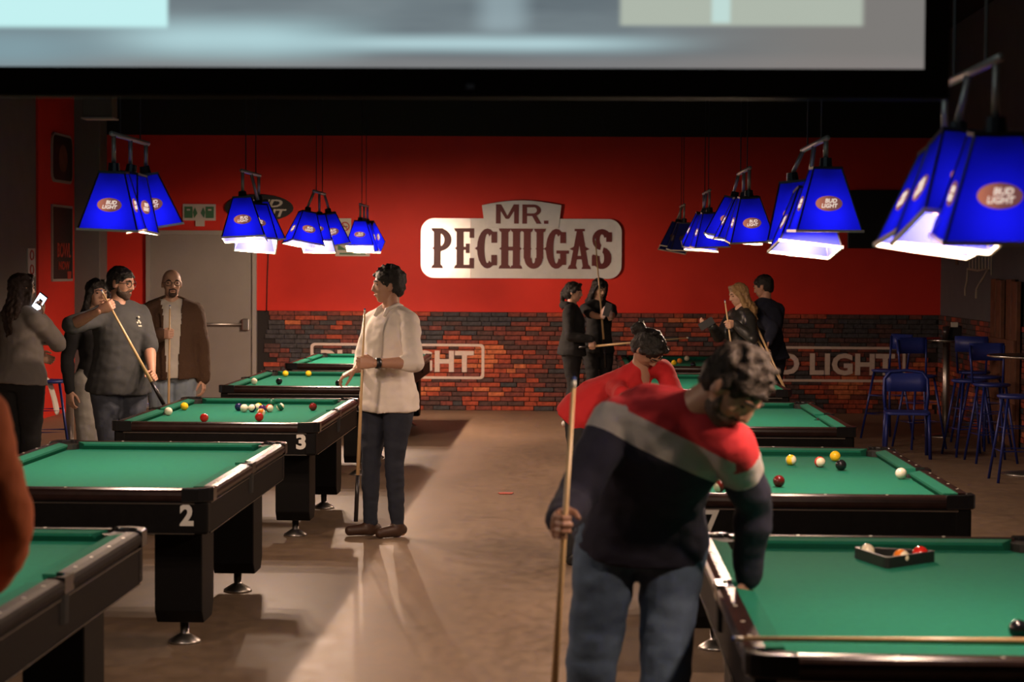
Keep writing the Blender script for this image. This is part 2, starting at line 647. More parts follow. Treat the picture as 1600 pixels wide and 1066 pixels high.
# the ones the photograph shows largest and clearest: the open stretch of wall between the two rows of tables
order = sorted(spots, key=lambda s: (-(LENS[s[2]]) + (0 if -2.2 < s[0] < 3.2 and s[1] > .02 else 1) + abs(s[0] - .1) * .02))
single = set(order[:298])
restb = {}
for s in spots:
    m = brick_mat(s[0], s[1])
    y = YB + random.uniform(0, .005)
    if s in single:
        o = put('brick', brick_mesh(s[2], m), None, wb)
        o.location = (s[0], y, s[1])
    else:
        l, h = LENS[s[2]] - .008, RH - .008
        mb = restb.setdefault(m, MB())
        mb.box((s[0], y - .011, s[1]), (l, .022, h))
mb_all = MB()
me = bpy.data.meshes.new('bricks')
faces_m = []
for i, m in enumerate(BM):
    if m in restb:
        mb_all.add(restb[m].v, restb[m].f)
        faces_m += [i] * len(restb[m].f)
me = mb_all.mesh('bricks')
for m in BM:
    me.materials.append(MATS[m])
me.polygons.foreach_set('material_index', faces_m)
ob = put('brick_courses', me, None, wb)
ob['kind'] = 'stuff'
# the same facing turns the corner on the right wall
mb_all, faces_m = MB(), []
tmp = {}
for r in range(nrow):
    z = (r + .5) * BRICK_TOP / nrow
    y = 15.0
    while y < YB - .05:
        l = random.choice(LENS)
        m = brick_mat(y + 40, z)
        tmp.setdefault(m, MB()).box((XR - .011 + random.uniform(0, .005), y + l / 2, z), (.022, l - .008, RH - .008))
        y += l
MB().box((XR - .002, (15.0 + YB) / 2, BRICK_TOP / 2), (.004, YB - 15.0, BRICK_TOP)).build('mortar_bed', 'mortar', wr)
for i, m in enumerate(BM):
    if m in tmp:
        mb_all.add(tmp[m].v, tmp[m].f)
        faces_m += [i] * len(tmp[m].f)
me = mb_all.mesh('bricks')
for m in BM:
    me.materials.append(MATS[m])
me.polygons.foreach_set('material_index', faces_m)
ob = put('brick_courses', me, None, wr)
ob['kind'] = 'stuff'


def wx(px):
    return (px - 899) / SB


def wz(px, py):
    return CAMZ - (py - 414.6 - (px - 800) * .006) / SB


# painted beer banners on the bricks
for x0, x1 in ((484, 757), (1139, 1412)):
    zt, zb = wz(620, 537), wz(620, 592)
    a, b = wx(x0), wx(x1)
    o1, o2 = rrect(a, zb, b, zt, .05), rrect(a + .035, zb + .03, b - .035, zt - .03, .03)
    mb = MB()
    rings = [[V((p[0], YB - .0245, p[1])) for p in o1], [V((p[0], YB - .0245, p[1])) for p in o2],
             [V((p[0], YB - .020, p[1])) for p in o2], [V((p[0], YB - .020, p[1])) for p in o1]]
    mb.loft(rings, closed=True)
    mb.build('painted_outline', 'letter_paint', wb)
    me = fit_text('BUD LIGHT', (b - a) * .88, (zt - zb) * .62, .003, bold=.035, space=1.02)
    o = put('painted_lettering', me, 'letter_paint', wb)
    o.location = ((a + b) / 2, YB - .0245, (zt + zb) / 2)

# door with a push bar
dr = struct(thing('door_1', '', ''))
del dr['label'], dr['category']
dr.location = ((DX0 + DX1) / 2, YB, 0)
dw = DX1 - DX0
MB().box((0, -.015, DZ / 2), (dw, .05, DZ)).build('door_leaf', 'door_grey', dr, bevel=.004)
fr = MB()
fr.box((-dw / 2 - .025, -.03, DZ / 2), (.05, .08, DZ)).box((dw / 2 + .025, -.03, DZ / 2), (.05, .08, DZ))
fr.box((0, -.03, DZ + .025), (dw + .1, .08, .05))
fr.build('door_frame', 'door_frame', dr)
MB().tube([(-.45, -.085, 1.03), (.52, -.085, 1.03)], .016).build('push_bar', 'steel', dr, True)
MB().box((.55, -.07, 1.03), (.09, .07, .14)).build('latch_box', 'steel', dr, bevel=.01)
MB().box((-.5, -.06, 1.03), (.06, .05, .09)).build('bar_bracket', 'steel', dr, bevel=.01)

# ------------------------------------------------------------------ things on the walls
def fxz(y0):
    return lambda a, b, d: (a, y0 - d, b)


sg = thing('wall_sign', 'large silver metal restaurant name sign with dark red lettering on red wall', 'sign',
           ((wx(657) + wx(970)) / 2, YB - .026, 0))
sx0 = sg.location.x
X0, X1, Z0, Z1 = wx(657) - sx0, wx(970) - sx0, wz(814, 435), wz(814, 342)
XC = wx(735) - sx0
TS = math.tan(R(2.6))


def dlift(x):
    return min(0, (x - XC) * TS)


out = rrect(X0, Z0, X1, Z1, .16, 8)
rgt = [p for p in out if p[0] >= XC]
lft = [p for p in out if p[0] < XC]
i0 = next(i for i in range(len(out)) if out[i][0] < XC)
MB().prism([(XC, Z0), (X1 - .16, Z0)] + arc(X1 - .16, Z0 + .16, .16, 270, 360, 8) + arc(X1 - .16, Z1 - .16, .16, 0, 90, 8) + [(XC, Z1)], .015, .035, fxz(0)).build('backing_plate', 'sign_metal', sg)
MB().prism([(XC - .003, Z1), (X0 + .16, Z1)] + arc(X0 + .16, Z1 - .16, .16, 90, 180, 8) + arc(X0 + .16, Z0 + .16, .16, 180, 270, 8) + [(XC - .003, Z0)], .028, .035,
           lambda a, b, d: (a, -d - dlift(a), b)).build('backing_plate', 'sign_metal', sg)
ta, tb = wx(752) - sx0, wx(876) - sx0
zc0 = wz(814, 356)
tabp = [(wx(757) - sx0, zc0), (wx(872) - sx0, zc0), (tb, wz(876, 321))]
for i in range(1, 8):
    t = i / 8
    tabp.append((tb + (ta - tb) * t, wz(814, 321) + (wz(814, 313.5) - wz(814, 321)) * math.sin(math.pi * t)))
tabp.append((ta, wz(752, 321)))
MB().prism(tabp, .036, .050, fxz(0)).build('top_plate', 'sign_metal', sg, bevel=.003)
def sector(cx, cy, rx, ry, ix, iy, a0, a1, n=14):
    ix, iy = ix - .05, iy - .035
    out = [(cx + rx * math.cos(R(a0 + (a1 - a0) * i / n)), cy + ry * math.sin(R(a0 + (a1 - a0) * i / n))) for i in range(n + 1)]
    inn = [(cx + ix * math.cos(R(a0 + (a1 - a0) * i / n)), cy + iy * math.sin(R(a0 + (a1 - a0) * i / n))) for i in range(n + 1)]
    return [[out[i], out[i + 1], inn[i + 1], inn[i]] for i in range(n)]


def rct(x0, y0, x1, y1):
    x0, x1 = x0 - .018, x1 + .018
    return [(x0, y0), (x1, y0), (x1, y1), (x0, y1)]


def serif_t(x, y, s, hw=.165):
    return [(x - hw, y), (x + hw, y), (x + hw - .03, y - s * .07), (x + .08, y - s * .10), (x - .08, y - s * .10), (x - hw + .03, y - s * .07)]


def stem(x):
    return [rct(x - .078, 0, x + .078, 1), serif_t(x, 1, 1), serif_t(x, 0, -1),
            [(x - .15, .5), (x, .40), (x + .15, .5), (x, .60)]]


GL = {
    'P': stem(.16) + sector(.2, .71, .34, .29, .20, .20, -90, 90),
    'E': stem(.16) + [rct(.16, .91, .52, 1), rct(.43, .76, .52, 1), rct(.16, .46, .36, .54), rct(.33, .38, .40, .62),
                      rct(.16, 0, .52, .09), rct(.43, 0, .52, .26)],
    'C': sector(.28, .5, .28, .5, .13, .40, 55, 305) + [rct(.40, .64, .52, .92), rct(.40, .08, .52, .34), [(-.06, .5), (.05, .42), (.15, .5), (.05, .58)]],
    'H': stem(.13) + stem(.44) + [rct(.13, .45, .44, .55)],
    'U': [rct(.04, .25, .19, 1), rct(.38, .25, .53, 1), serif_t(.115, 1, 1), serif_t(.455, 1, 1), [(-.01, .5), (.115, .42), (.24, .5), (.115, .58)],
          [(.33, .5), (.455, .42), (.58, .5), (.455, .58)]] + sector(.285, .27, .245, .27, .095, .17, 180, 360),
    'G': sector(.28, .5, .28, .5, .13, .40, 55, 320) + [rct(.40, .64, .52, .92), rct(.30, .38, .60, .46), rct(.40, .10, .53, .44), [(-.06, .5), (.05, .42), (.15, .5), (.05, .58)]],
    'A': [[(.03, .03), (.18, .03), (.36, 1), (.22, 1)], [(.54, .03), (.38, .03), (.21, 1), (.36, 1)], rct(.14, .24, .44, .33),
          serif_t(.10, 0, -1, .13), serif_t(.47, 0, -1, .13), rct(.17, .94, .41, 1), [(.02, .5), (.16, .44), (.24, .5), (.16, .57)], [(.56, .5), (.42, .44), (.34, .5), (.42, .57)]],
    'S': sector(.27, .735, .26, .265, .11, .165, 20, 260) + sector(.27, .275, .26, .275, .11, .175, -200, 80) + [rct(.40, .68, .52, .92), rct(.02, .08, .14, .34)],
}
GL['M'] = [rct(.0, 0, .13, 1), rct(.62, 0, .75, 1), [(.0, 1), (.16, 1), (.435, .25), (.315, .25)], [(.75, 1), (.59, 1), (.315, .25), (.435, .25)]]
GL['R'] = [rct(.0, 0, .13, 1), rct(.06, .85, .38, 1), rct(.06, .40, .38, .54), [(.30, .46), (.46, .46), (.64, 0), (.47, 0)]] + sector(.36, .70, .26, .30, .17, .195, -90, 90)
GL['.'] = [rct(0, 0, .12, .17)]
MX0, MX1, MZ0, MZ1 = wx(774) - sx0, wx(856) - sx0, wz(814, 350), wz(814, 320)
for ch, x0 in (('M', .02), ('R', .92), ('.', 1.66)):
    mb = MB()
    for i, poly in enumerate(GL[ch]):
        mb.prism([(MX0 + (x0 + p[0]) / 1.8 * (MX1 - MX0), MZ0 + p[1] * (MZ1 - MZ0)) for p in poly], .050, .055 + i * .0003, fxz(0))
    mb.build('letter', 'sign_red', sg)
LZ0, LZ1 = wz(814, 420), wz(814, 357.5)
LX0, LX1 = wx(672) - sx0, wx(958) - sx0
step = (LX1 - LX0) / 8
for i, ch in enumerate('PECHUGAS'):
    mb = MB()
    for k, poly in enumerate(GL[ch]):
        pts = [(LX0 + step * i + .01 + p[0] / .58 * (step - .015), LZ0 + p[1] * (LZ1 - LZ0)) for p in poly]
        mb.prism(pts, .035, .041 + k * .0003, lambda a, b, d: (a, -d - dlift(a), b))
    mb.build('letter', 'sign_red', sg)

ov = thing('oval_sign', 'black oval beer sign with slanted white letters behind a blue lamp', 'sign', (wx(403), YB - .026, wz(403, 325)))
MB().prism([(math.cos(2 * math.pi * i / 28) * .42, math.sin(2 * math.pi * i / 28) * .165) for i in range(28)], .002, .03, fxz(0)).build('panel', 'sign_black', ov)
for s, z, wdt in (('BUD', .055, .46), ('LIGHT', -.06, .56)):
    o = put('lettering', fit_text(s, wdt, .095, .002, bold=.03, shear=.25), 'sign_white', ov)
    o.location = (.06, -.033, z)


def arrow_sign(px, py, label):
    t = thing('arrow_sign', label, 'sign', (wx(px), YB - .026, wz(px, py)), group=None)
    MB().box((0, -.008, 0), (.42, .012, .21)).build('panel', 'sign_white', t)
    MB().box((0, -.016, .03), (.36, .004, .12)).build('green_field', 'sign_green', t)
    a = [(-.17, .03), (-.08, .08), (-.08, .05), (.15, .05), (.15, .01), (-.08, .01), (-.08, -.02)]
    MB().prism(a, .019, .022, fxz(0)).build('arrow', 'sign_white', t)
    MB().box((-.0, -.016, -.075), (.32, .004, .022)).build('print_line', 'sign_green', t)


arrow_sign(550, 387, 'green and white arrow sign under the round prohibition sign on red wall')
arrow_sign(1255, 388, 'green and white arrow sign left of the wall television')
ns = thing('prohibition_sign', 'small white sign with a red ring above the arrow sign', 'sign', (wx(538), YB - .026, wz(538, 358)))
MB().box((0, -.008, 0), (.15, .012, .26)).build('panel', 'sign_white', ns)
MB().tube([(math.cos(2 * math.pi * i / 20) * .05, -.018, .03 + math.sin(2 * math.pi * i / 20) * .05) for i in range(20)], .007, 6, True).build('ring', 'sign_redmark', ns)
MB().tube([(-.035, -.018, .065), (.035, -.018, -.005)], .006, 6).build('slash', 'sign_redmark', ns)
MB().box((0, -.016, .03), (.06, .004, .012)).build('cigarette', 'sign_black', ns)
es = thing('exit_board', 'green and white evacuation sign with a small tab above the grey door', 'sign', (wx(309), YB - .026, wz(309, 333)))
MB().box((0, -.01, .01), (.40, .02, .20)).build('panel', 'sign_white', es)
for s in (-1, 1):
    MB().box((s * .13, -.022, .01), (.10, .004, .14)).build('green_field', 'sign_green', es)
    MB().box((s * .13, -.026, .04), (.04, .004, .02)).build('mark', 'sign_white', es)
    MB().prism([(s * .05, .07), (s * .02, .0), (s * .06, -.06), (s * .075, .01)], .02, .025, fxz(0)).build('figure', 'sign_green', es)
MB().box((.01, -.012, -.125), (.11, .02, .07)).build('tab', 'sign_white', es)

tv = thing('wall_television', 'wide black switched-off television high on the red wall', 'television', (wx(1405), YB - .026, wz(1405, 344)))
MB().box((0, -.06, 0), (1.34, .05, .70)).build('case', 'tv_black', tv, bevel=.008)
MB().box((0, -.087, .01), (1.28, .006, .62)).build('glass', 'tv_black', tv)
MB().box((0, -.02, 0), (.3, .04, .3)).build('bracket', 'steel', tv)
MB().ball((.39, -.088, -.335), .010).build('standby_light', 'led_red', tv)

cb = MB()
cpts = [(wx(417), YB - .032, wz(417, 350)), (wx(417.5), YB - .034, wz(417, 400)), (wx(416), YB - .034, wz(417, 440)), (wx(415), YB - .034, wz(417, 487))]
tag(cb.tube(cpts, .006, 6).build('power_cord', 'cord_black', None, True), 'black power cord running down the red wall beside the grey door', 'cord')


def wall_poster(name, label, y0, y1, z0, z1, rounded):
    t = thing(name, label, 'poster', (XL + .025, (y0 + y1) / 2, (z0 + z1) / 2))
    hy, hz = (y1 - y0) / 2, (z1 - z0) / 2
    f = lambda a, b, d: (d, a, b)
    rr = .12 if rounded else .01
    MB().prism(rrect(-hy, -hz, hy, hz, rr, 5), 0, .02, f).build('frame', 'poster_frame', t)
    MB().prism(rrect(-hy + .035, -hz + .03, hy - .035, hz - .03, rr * .8, 5), .02, .026, f).build('picture', 'poster_black', t)
    return t, hy, hz


t, hy, hz = wall_poster('framed_poster', 'dark framed poster with rounded corners high on the left wall', 22.99, 23.92, 2.70, 3.27, True)
o = put('print', MB().prism([(math.cos(i * .524) * .2, math.sin(i * .524) * .16) for i in range(12)], .026, .028, lambda a, b, d: (d, a, b)).mesh(), 'wood_brown', t)
t, hy, hz = wall_poster('framed_poster', 'black poster with red lettering on the left wall below the rounded frame', 22.99, 23.92, 1.55, 2.44, False)
for s, z, wdt, hgt in (('BOWL', -.08, .62, .17), ('NOW', -.26, .5, .10)):
    o = put('lettering', fit_text(s, wdt, hgt, .002, bold=.02), 'poster_red', t)
    o.rotation_euler = (0, 0, R(90))
    o.location = (.03, .02, z)
MB().prism([(.18, -.42), (.34, -.42), (.36, -.33), (.17, -.33)], .026, .030, lambda a, b, d: (d, a, b)).build('pin_picture', 'poster_red', t)
t = thing('notice', 'narrow white notice with round marks on the grey left wall', 'notice', (XL + .001, 22.2, 1.77))
MB().box((.008, 0, 0), (.016, .30, .31)).build('panel', 'case_white', t)
for z in (-.08, .08):
    MB().tube([(.018, math.cos(2 * math.pi * i / 16) * .07, z + math.sin(2 * math.pi * i / 16) * .05) for i in range(16)], .008, 6, True).build('ring_mark', 'sign_redmark', t)

# speaker box hung near the left back corner
pb = at(156, 166, 22.0)
t = thing('ceiling_speaker', 'pale box speaker hanging from the ceiling near the left corner', 'speaker', (pb.x, pb.y, pb.z))
MB().box((0, 0, 0), (.33, .26, .26)).build('case', 'grey_wall', t, bevel=.012)
MB().box((0, 0, -.138), (.35, .28, .018)).build('base_plate', 'case_white', t)
MB().tube([(0, 0, .13), (0, 0, ZC - pb.z)], .014, 8).build('hanger', 'steel', t)

# thin wire wall ornament and wood planks on the right wall
t = thing('wall_ornament', 'pale line drawing of ribs and limbs on the right wall', 'decoration', (XR - .001, 22.2, 2.0))


def rw(px, py):                         # a point of the right wall seen at this pixel
    d = ray(px, py)
    p = V((0, 0, CAMZ)) + d * ((XR - .008) / d.x)
    return p - t.location


for x in range(1514, 1545, 5):
    MB().tube([rw(x, 382), rw(x + 1, 396)], .010, 6).build('short_stroke', 'line_art', t)
    MB().tube([rw(x + 1, 402), rw(x + 1, 421)], .010, 6).build('long_stroke', 'line_art', t)
MB().tube([rw(1512, 420), rw(1528, 423), rw(1544, 420), rw(1538, 432), rw(1530, 444), rw(1526, 452), rw(1525, 466)], .013, 6).build('curved_limb', 'line_art', t)
MB().tube([rw(1512, 420), rw(1511, 438), rw(1508, 452), rw(1508, 462)], .011, 6).build('thin_limb', 'line_art', t)
MB().tube([rw(1546, 370), rw(1549, 400), rw(1549, 430)], .007, 6).build('side_line', 'line_art', t)
MB().tube([rw(1496, 384), rw(1496, 414)], .025, 6).build('side_bar', 'wood_brown', t)

t = thing('plank_panel', 'brown vertical plank panel standing against the right wall', 'panel', (XR - .06, 20.4, 0))
for k, (y, h) in enumerate(((.62, 1.66), (.36, 1.65), (-.12, 1.66), (-.38, 1.64))):
    MB().box((0, y, h / 2), (.045, .235, h)).build('plank', 'wood_brown', t, bevel=.005)
for z in (.35, .98):
    MB().box((-.035, .12, z), (.03, 1.25, .16)).build('cross_rail', 'wood_brown', t, bevel=.004)

# ------------------------------------------------------------------ the projection screen
SY = 5.0
SS = FPX / SY
sr, sl_ = (1435 - 899) / SS, -2.45
szb = CAMZ + (417 - 110) / SS
t = thing('projection_screen', 'big lit projection screen with dark borders hanging from the ceiling', 'screen', (0, SY, szb))
SH = 1.85
scm = MB().prism([(sl_, .0), (sr, .0), (sr, SH), (sl_, SH)], 0, .004, lambda a, b, d: (a, d, b)).build('picture_area', 'projected_picture', t)
bw = .062
mb = MB()
MB().box(((sl_ + sr) / 2, .004, -bw / 2), (sr - sl_ + 2 * bw, .012, bw)).build('border', 'screen_border', t)
MB().box(((sl_ + sr) / 2, .004, SH + bw / 2), (sr - sl_ + 2 * bw, .012, bw)).build('border', 'screen_border', t)
for x in (sl_ - bw / 2, sr + bw / 2):
    MB().box((x, .004, SH / 2), (bw, .012, SH)).build('border', 'screen_border', t)
MB().tube([(sl_ - bw, .008, -bw - .004), (sr + bw, .008, -bw - .004)], .010, 8).build('weight_bar', 'screen_border', t, True)
MB().box((.0 + (733 - 899) / SS, -.006, -bw * .75), (.02, .008, .012)).build('maker_plate', 'chrome', t)
MB().box(((sl_ + sr) / 2, .03, SH + bw + .06), (sr - sl_ + .3, .13, .14)).build('roller_case', 'screen_border', t, bevel=.02)
for x in (sl_ + .3, sr - .3):
    MB().tube([(x, .03, SH + bw + .12), (x, .03, ZC - szb)], .008, 6).build('hanger', 'steel', t)

# ------------------------------------------------------------------ pool tables
TW, TL, TZ = .66, 1.2, .77
BED = .728
PW, PL = .545, 1.085


def make_table():
    t = thing('pool_table', 'x', 'pool table', group='pool tables in two rows')
    # bed with notches for the pockets
    hw, hl, c = PW + .02, PL + .02, .055
    poly = [(hw, -hl + c), (hw, -.052)] + [(hw + .01 - .055 * math.cos(R(a)), .052 * math.sin(R(a))) for a in (-60, -25, 25, 60)] + [(hw, .052), (hw, hl - c), (hw - c, hl),
            (-hw + c, hl), (-hw, hl - c), (-hw, .052)] + [(-hw - .01 + .055 * math.cos(R(a)), .052 * math.sin(R(a))) for a in (60, 25, -25, -60)] + [(-hw, -.052), (-hw, -hl + c), (-hw + c, -hl), (hw - c, -hl)]
    MB().prism(poly, BED - .03, BED, lambda a, b, d: (a, b, d)).build('bed_cloth', 'felt', t)

    def cushion(p0, p1, inward, name='cushion'):
        p0, p1, n = V(p0), V(p1), V(inward)
        d = (p1 - p0).normalized()
        cut = .045
        rings = []
        for p, s in ((p0, 1), (p1, -1)):
            rings.append([p + V((0, 0, TZ - .003)), p + V((0, 0, BED - .01)), p + n * .035 + d * s * cut * .6 + V((0, 0, BED - .01)),
                          p + n * .057 + d * s * cut + V((0, 0, BED + .022)), p + n * .057 + d * s * cut + V((0, 0, BED + .033))])
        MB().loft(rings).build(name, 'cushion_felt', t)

    xw, yl = PW + .055, PL + .055
    for s in (-1, 1):
        cushion((s * xw, -PL + .03, 0), (s * xw, -.055, 0), (-s, 0, 0))
        cushion((s * xw, .055, 0), (s * xw, PL - .03, 0), (-s, 0, 0))
        cushion((-PW + .03, s * yl, 0), (PW - .03, s * yl, 0), (0, -s, 0))

    def rail(p0, p1, outward, wdt):
        p0, p1, n = V(p0), V(p1), V(outward)
        prof = [(0, TZ), (wdt - .028, TZ), (wdt - .010, TZ - .006), (wdt - .002, TZ - .016), (wdt, TZ - .03), (wdt - .004, TZ - .045),
                (wdt - .014, TZ - .056), (0, TZ - .056)]
        rings = [[p + n * a + V((0, 0, z)) for a, z in prof] for p in (p0, p1)]
        MB().loft(rings).build('rail', 'rail_wood', t)

    rw_ = TW - xw
    for s in (-1, 1):
        rail((s * xw, -TL + .135, 0), (s * xw, -.058, 0), (s, 0, 0), rw_)
        rail((s * xw, .058, 0), (s * xw, TL - .135, 0), (s, 0, 0), rw_)
        rail((-TW + .135, s * yl, 0), (TW - .135, s * yl, 0), (0, s, 0), TL - yl)
        # side pocket iron
        MB().prism([(s * (TW - .002), -.058), (s * (TW - .002), .058)] + [(s * (.597 + .045 * math.cos(R(a))), .055 * math.sin(R(a))) for a in (85, 60, 30, 0, -30, -60, -85)],
                   TZ - .05, TZ + .004, lambda a, b, d: (a, b, d)).build('pocket_iron', 'casting', t)
    for sx in (-1, 1):
        for sy in (-1, 1):
            pc = (.568, 1.108)
            poly = [(TW, TL - .137), (TW, TL - .05), (TW - .012, TL - .022), (TW - .035, TL - .007), (TW - .06, TL), (TW - .137, TL)]
            poly += [(pc[0] + .062 * math.cos(R(a)), pc[1] + .062 * math.sin(R(a))) for a in (110, 90, 70, 45, 20, 0, -20)]
            poly = [(sx * a, sy * b) for a, b in poly]
            MB().prism(poly, TZ - .06, TZ + .004, lambda a, b, d: (a, b, d)).build('corner_casting', 'casting', t, bevel=.006)
            MB().lathe([(.064, TZ - .012), (.062, TZ - .15), (.03, TZ - .17), (.0, TZ - .17), (.0, TZ - .163), (.028, TZ - .163), (.058, TZ - .15), (.060, TZ - .012)],
                       (sx * pc[0], sy * pc[1], 0), 14).build('pocket', 'pocket', t)
        MB().lathe([(.056, TZ - .03), (.054, TZ - .15), (.0, TZ - .16), (.0, TZ - .155), (.050, TZ - .145), (.052, TZ - .03)], (sx * .600, 0, 0), 14).build('pocket', 'pocket', t)
    # aprons with chrome strips, posts, legs
    az0, az1 = .565, TZ - .056
    ins = .022
    for s in (-1, 1):
        MB().box((s * (TW - ins - .015), 0, (az0 + az1) / 2), (.03, 2 * (TL - .08), az1 - az0)).build('side_apron', 'apron', t)
        MB().box((0, s * (TL - ins - .015), (az0 + az1) / 2), (2 * (TW - .08), .03, az1 - az0)).build('end_apron', 'apron', t)
        MB().box((0, s * (TL - ins + .003), az1 - .012), (2 * (TW - .08), .006, .006)).build('chrome_strip', 'chrome', t)
        MB().box((s * (TW - ins + .003), 0, az1 - .012), (.006, 2 * (TL - .08), .004)).build('chrome_strip', 'casting', t)
        MB().box((0, s * (TL - ins + .002), az0 + .003), (2 * (TW - .08), .006, .005)).build('chrome_strip', 'chrome', t)
        MB().box((s * (TW - ins + .002), 0, az0 + .003), (.006, 2 * (TL - .08), .004)).build('chrome_strip', 'casting', t)
    MB().box((0, 0, (az0 + az1) / 2 + .03), (1.18, 2.26, .10)).build('cabinet', 'leg_black', t)
    for sx in (-1, 1):
        for sy in (-1, 1):
            MB().box((sx * (TW - .058), sy * (TL - .058), (az0 + az1) / 2), (.076, .076, az1 - az0)).build('corner_post', 'leg_black', t, bevel=.012)
            cx, cy = sx * .45, sy * .74
            poly = [(-.15, .57), (.15, .57), (.15, .17), (.10, .11), (-.10, .11), (-.15, .17)]
            lg = MB().prism(poly, -.11, .11, lambda a, b, d: (cx + d, cy + a, b)).build('leg', 'leg_black', t, bevel=.006)
            MB().lathe([(.022, .115), (.020, .045), (.03, .04), (.075, .012), (.078, 0), (0, 0)], (cx, cy, 0), 16).build('levelling_foot', 'steel', lg, True)
    return t


SIGHT = MB().lathe([(.0065, 0), (.0065, .0012), (0, .0012)], n=8).mesh('sight')
FRONT = [5.15, 8.85, 12.58, 16.40, 20.15]
CXL, CXR = -2.265, 1.105
tabs = {}
proto = None
TLAB = {
    1: 'dark pool table with empty green bed beside the person in the orange sleeve',
    2: 'dark pool table with white number 2 and an empty green bed',
    3: 'dark pool table with white number 3 and scattered balls, beside the white-shirted man',
    4: 'dark pool table with two yellow balls on its green bed, behind table number 3',
    5: 'dark empty pool table closest to the brick wall, behind the two-yellow-ball table',
    6: 'dark pool table with a black triangle rack and a cue lying across it',
    7: 'dark pool table with white number 7 and a row of balls under bright light',
    8: 'dark pool table with empty bed directly behind table number 7',
    9: 'dark pool table beside the couple in dark jackets, cues leaning at its corner',
    10: 'dark pool table with four balls, beside the two women dressed in black',
}
for k in range(10):
    num = k + 1
    if proto is None:
        proto = make_table()
        tt = proto
    else:
        tt = copy_tree(proto)
    tt.location = (CXL if k < 5 else CXR, FRONT[k % 5] + TL, 0)
    tt['label'] = TLAB[num]
    tabs[num] = tt
for num in (1, 2, 6, 7):
    for s in (-1, 1):
        for y in (-.9, -.68, -.42, -.2, .2, .42, .68, .9):
            o = put('sight', SIGHT, 'sight', tabs[num]); o.location = (s * (PW + .082), y, TZ - .0004)
        for x in (-.27, 0, .27):
            o = put('sight', SIGHT, 'sight', tabs[num]); o.location = (x, s * (PL + .082), TZ - .0004)
mat('rail_matte', (.016, .012, .011), .6, noise_s=14, noise_amt=.3, spec=.10)
for ch_ in tabs[1].children:
    if ch_.name.split('.')[0] == 'rail':
        ch_.data = ch_.data.copy()
        ch_.data.materials[0] = MATS['rail_matte']
for num, x in ((2, .545), (3, .545), (7, -.495)):
    o = put('number', fit_text(str(num), .062, .098, .001, bold=.045), 'white_paint', tabs[num])
    o.location = (x, -TL + .022 - .0015, .652)

# ------------------------------------------------------------------ lamps over the tables
SHT, SHB, SHH = .062, .143, .275          # shade: half top, half bottom, height
NB = 24


def panel_meshes():
    """one sloping side with an oval opening, and the oval that fills it; panel lies in its own xz-plane"""
    sl = math.hypot(SHH, SHB - SHT)
    ovx, ovz, oc = .059, .035, -sl * .56
    corners = [(SHB, -sl), (SHT, 0), (-SHT, 0), (-SHB, -sl)]
    outer, inner = [], []
    for i in range(NB):
        a = 2 * math.pi * i / NB
        d = (math.cos(a), math.sin(a))
        best = None
        for k in range(4):
            (x0, z0), (x1, z1) = corners[k], corners[(k + 1) % 4]
            ex, ez = x1 - x0, z1 - z0
            den = d[0] * ez - d[1] * ex
            if abs(den) < 1e-9:
                continue
            tt = ((x0) * ez - (z0 - oc) * ex) / den
            uu = ((x0) * d[1] - (z0 - oc) * d[0]) / den
            if tt > 0 and -1e-6 <= uu <= 1 + 1e-6 and (best is None or tt < best):
                best = tt
        outer.append((d[0] * best, oc + d[1] * best))
        inner.append((d[0] * ovx, oc + d[1] * ovz))
    mb = MB()
    vs = [V((x, 0, z)) for x, z in outer] + [V((x, 0, z)) for x, z in inner] + [V((x, 0, z)) for x, z in corners]
    fs = []
    for i in range(NB):
        j = (i + 1) % NB
        fs.append((i, j, NB + j, NB + i))
    # fill the four true corners
    for k in range(4):
        cx, cz = corners[k]
        a = math.atan2(cz - oc, cx) % (2 * math.pi)
        i = int(a / (2 * math.pi) * NB) % NB
        fs.append((i, (i + 1) % NB, 2 * NB + k))
    mb.add(vs, fs)
    ovm = MB().prism([(x, z - oc) for x, z in inner], -.001, .001, lambda a, b, d: (a, d, b))
    return mb.mesh('panel', fix=False), ovm.mesh('oval'), sl, oc


PANEL, OVAL, SLANT, OVC = panel_meshes()
PANEL.materials.append(MATS['shade_blue'])
OVAL_ON, OVAL_OFF = OVAL, OVAL.copy()
OVAL_ON.materials.append(MATS['logo_oval_lit'])
OVAL_OFF.materials.append(MATS['logo_oval_off'])
LETT_ON = {}
for key, mname in (('on', 'logo_letters_lit'), ('off', 'logo_letters_off')):
    a = fit_text('BUD', .052, .0190, .0008, bold=.02, shear=.2)
    b = fit_text('LIGHT', .072, .0190, .0008, bold=.02, shear=.2)
    bm = bmesh.new()
    for m_, dx, dz in ((a, .009, .0120), (b, .002, -.0110)):
        m_.transform(Matrix.Translation((dx, 0, dz)))
        bm.from_mesh(m_)
    me = bpy.data.meshes.new('lettering')
    bm.to_mesh(me); bm.free()
    me.materials.append(MATS[mname])
    LETT_ON[key] = me
TILT = math.atan2(SHB - SHT, SHH)

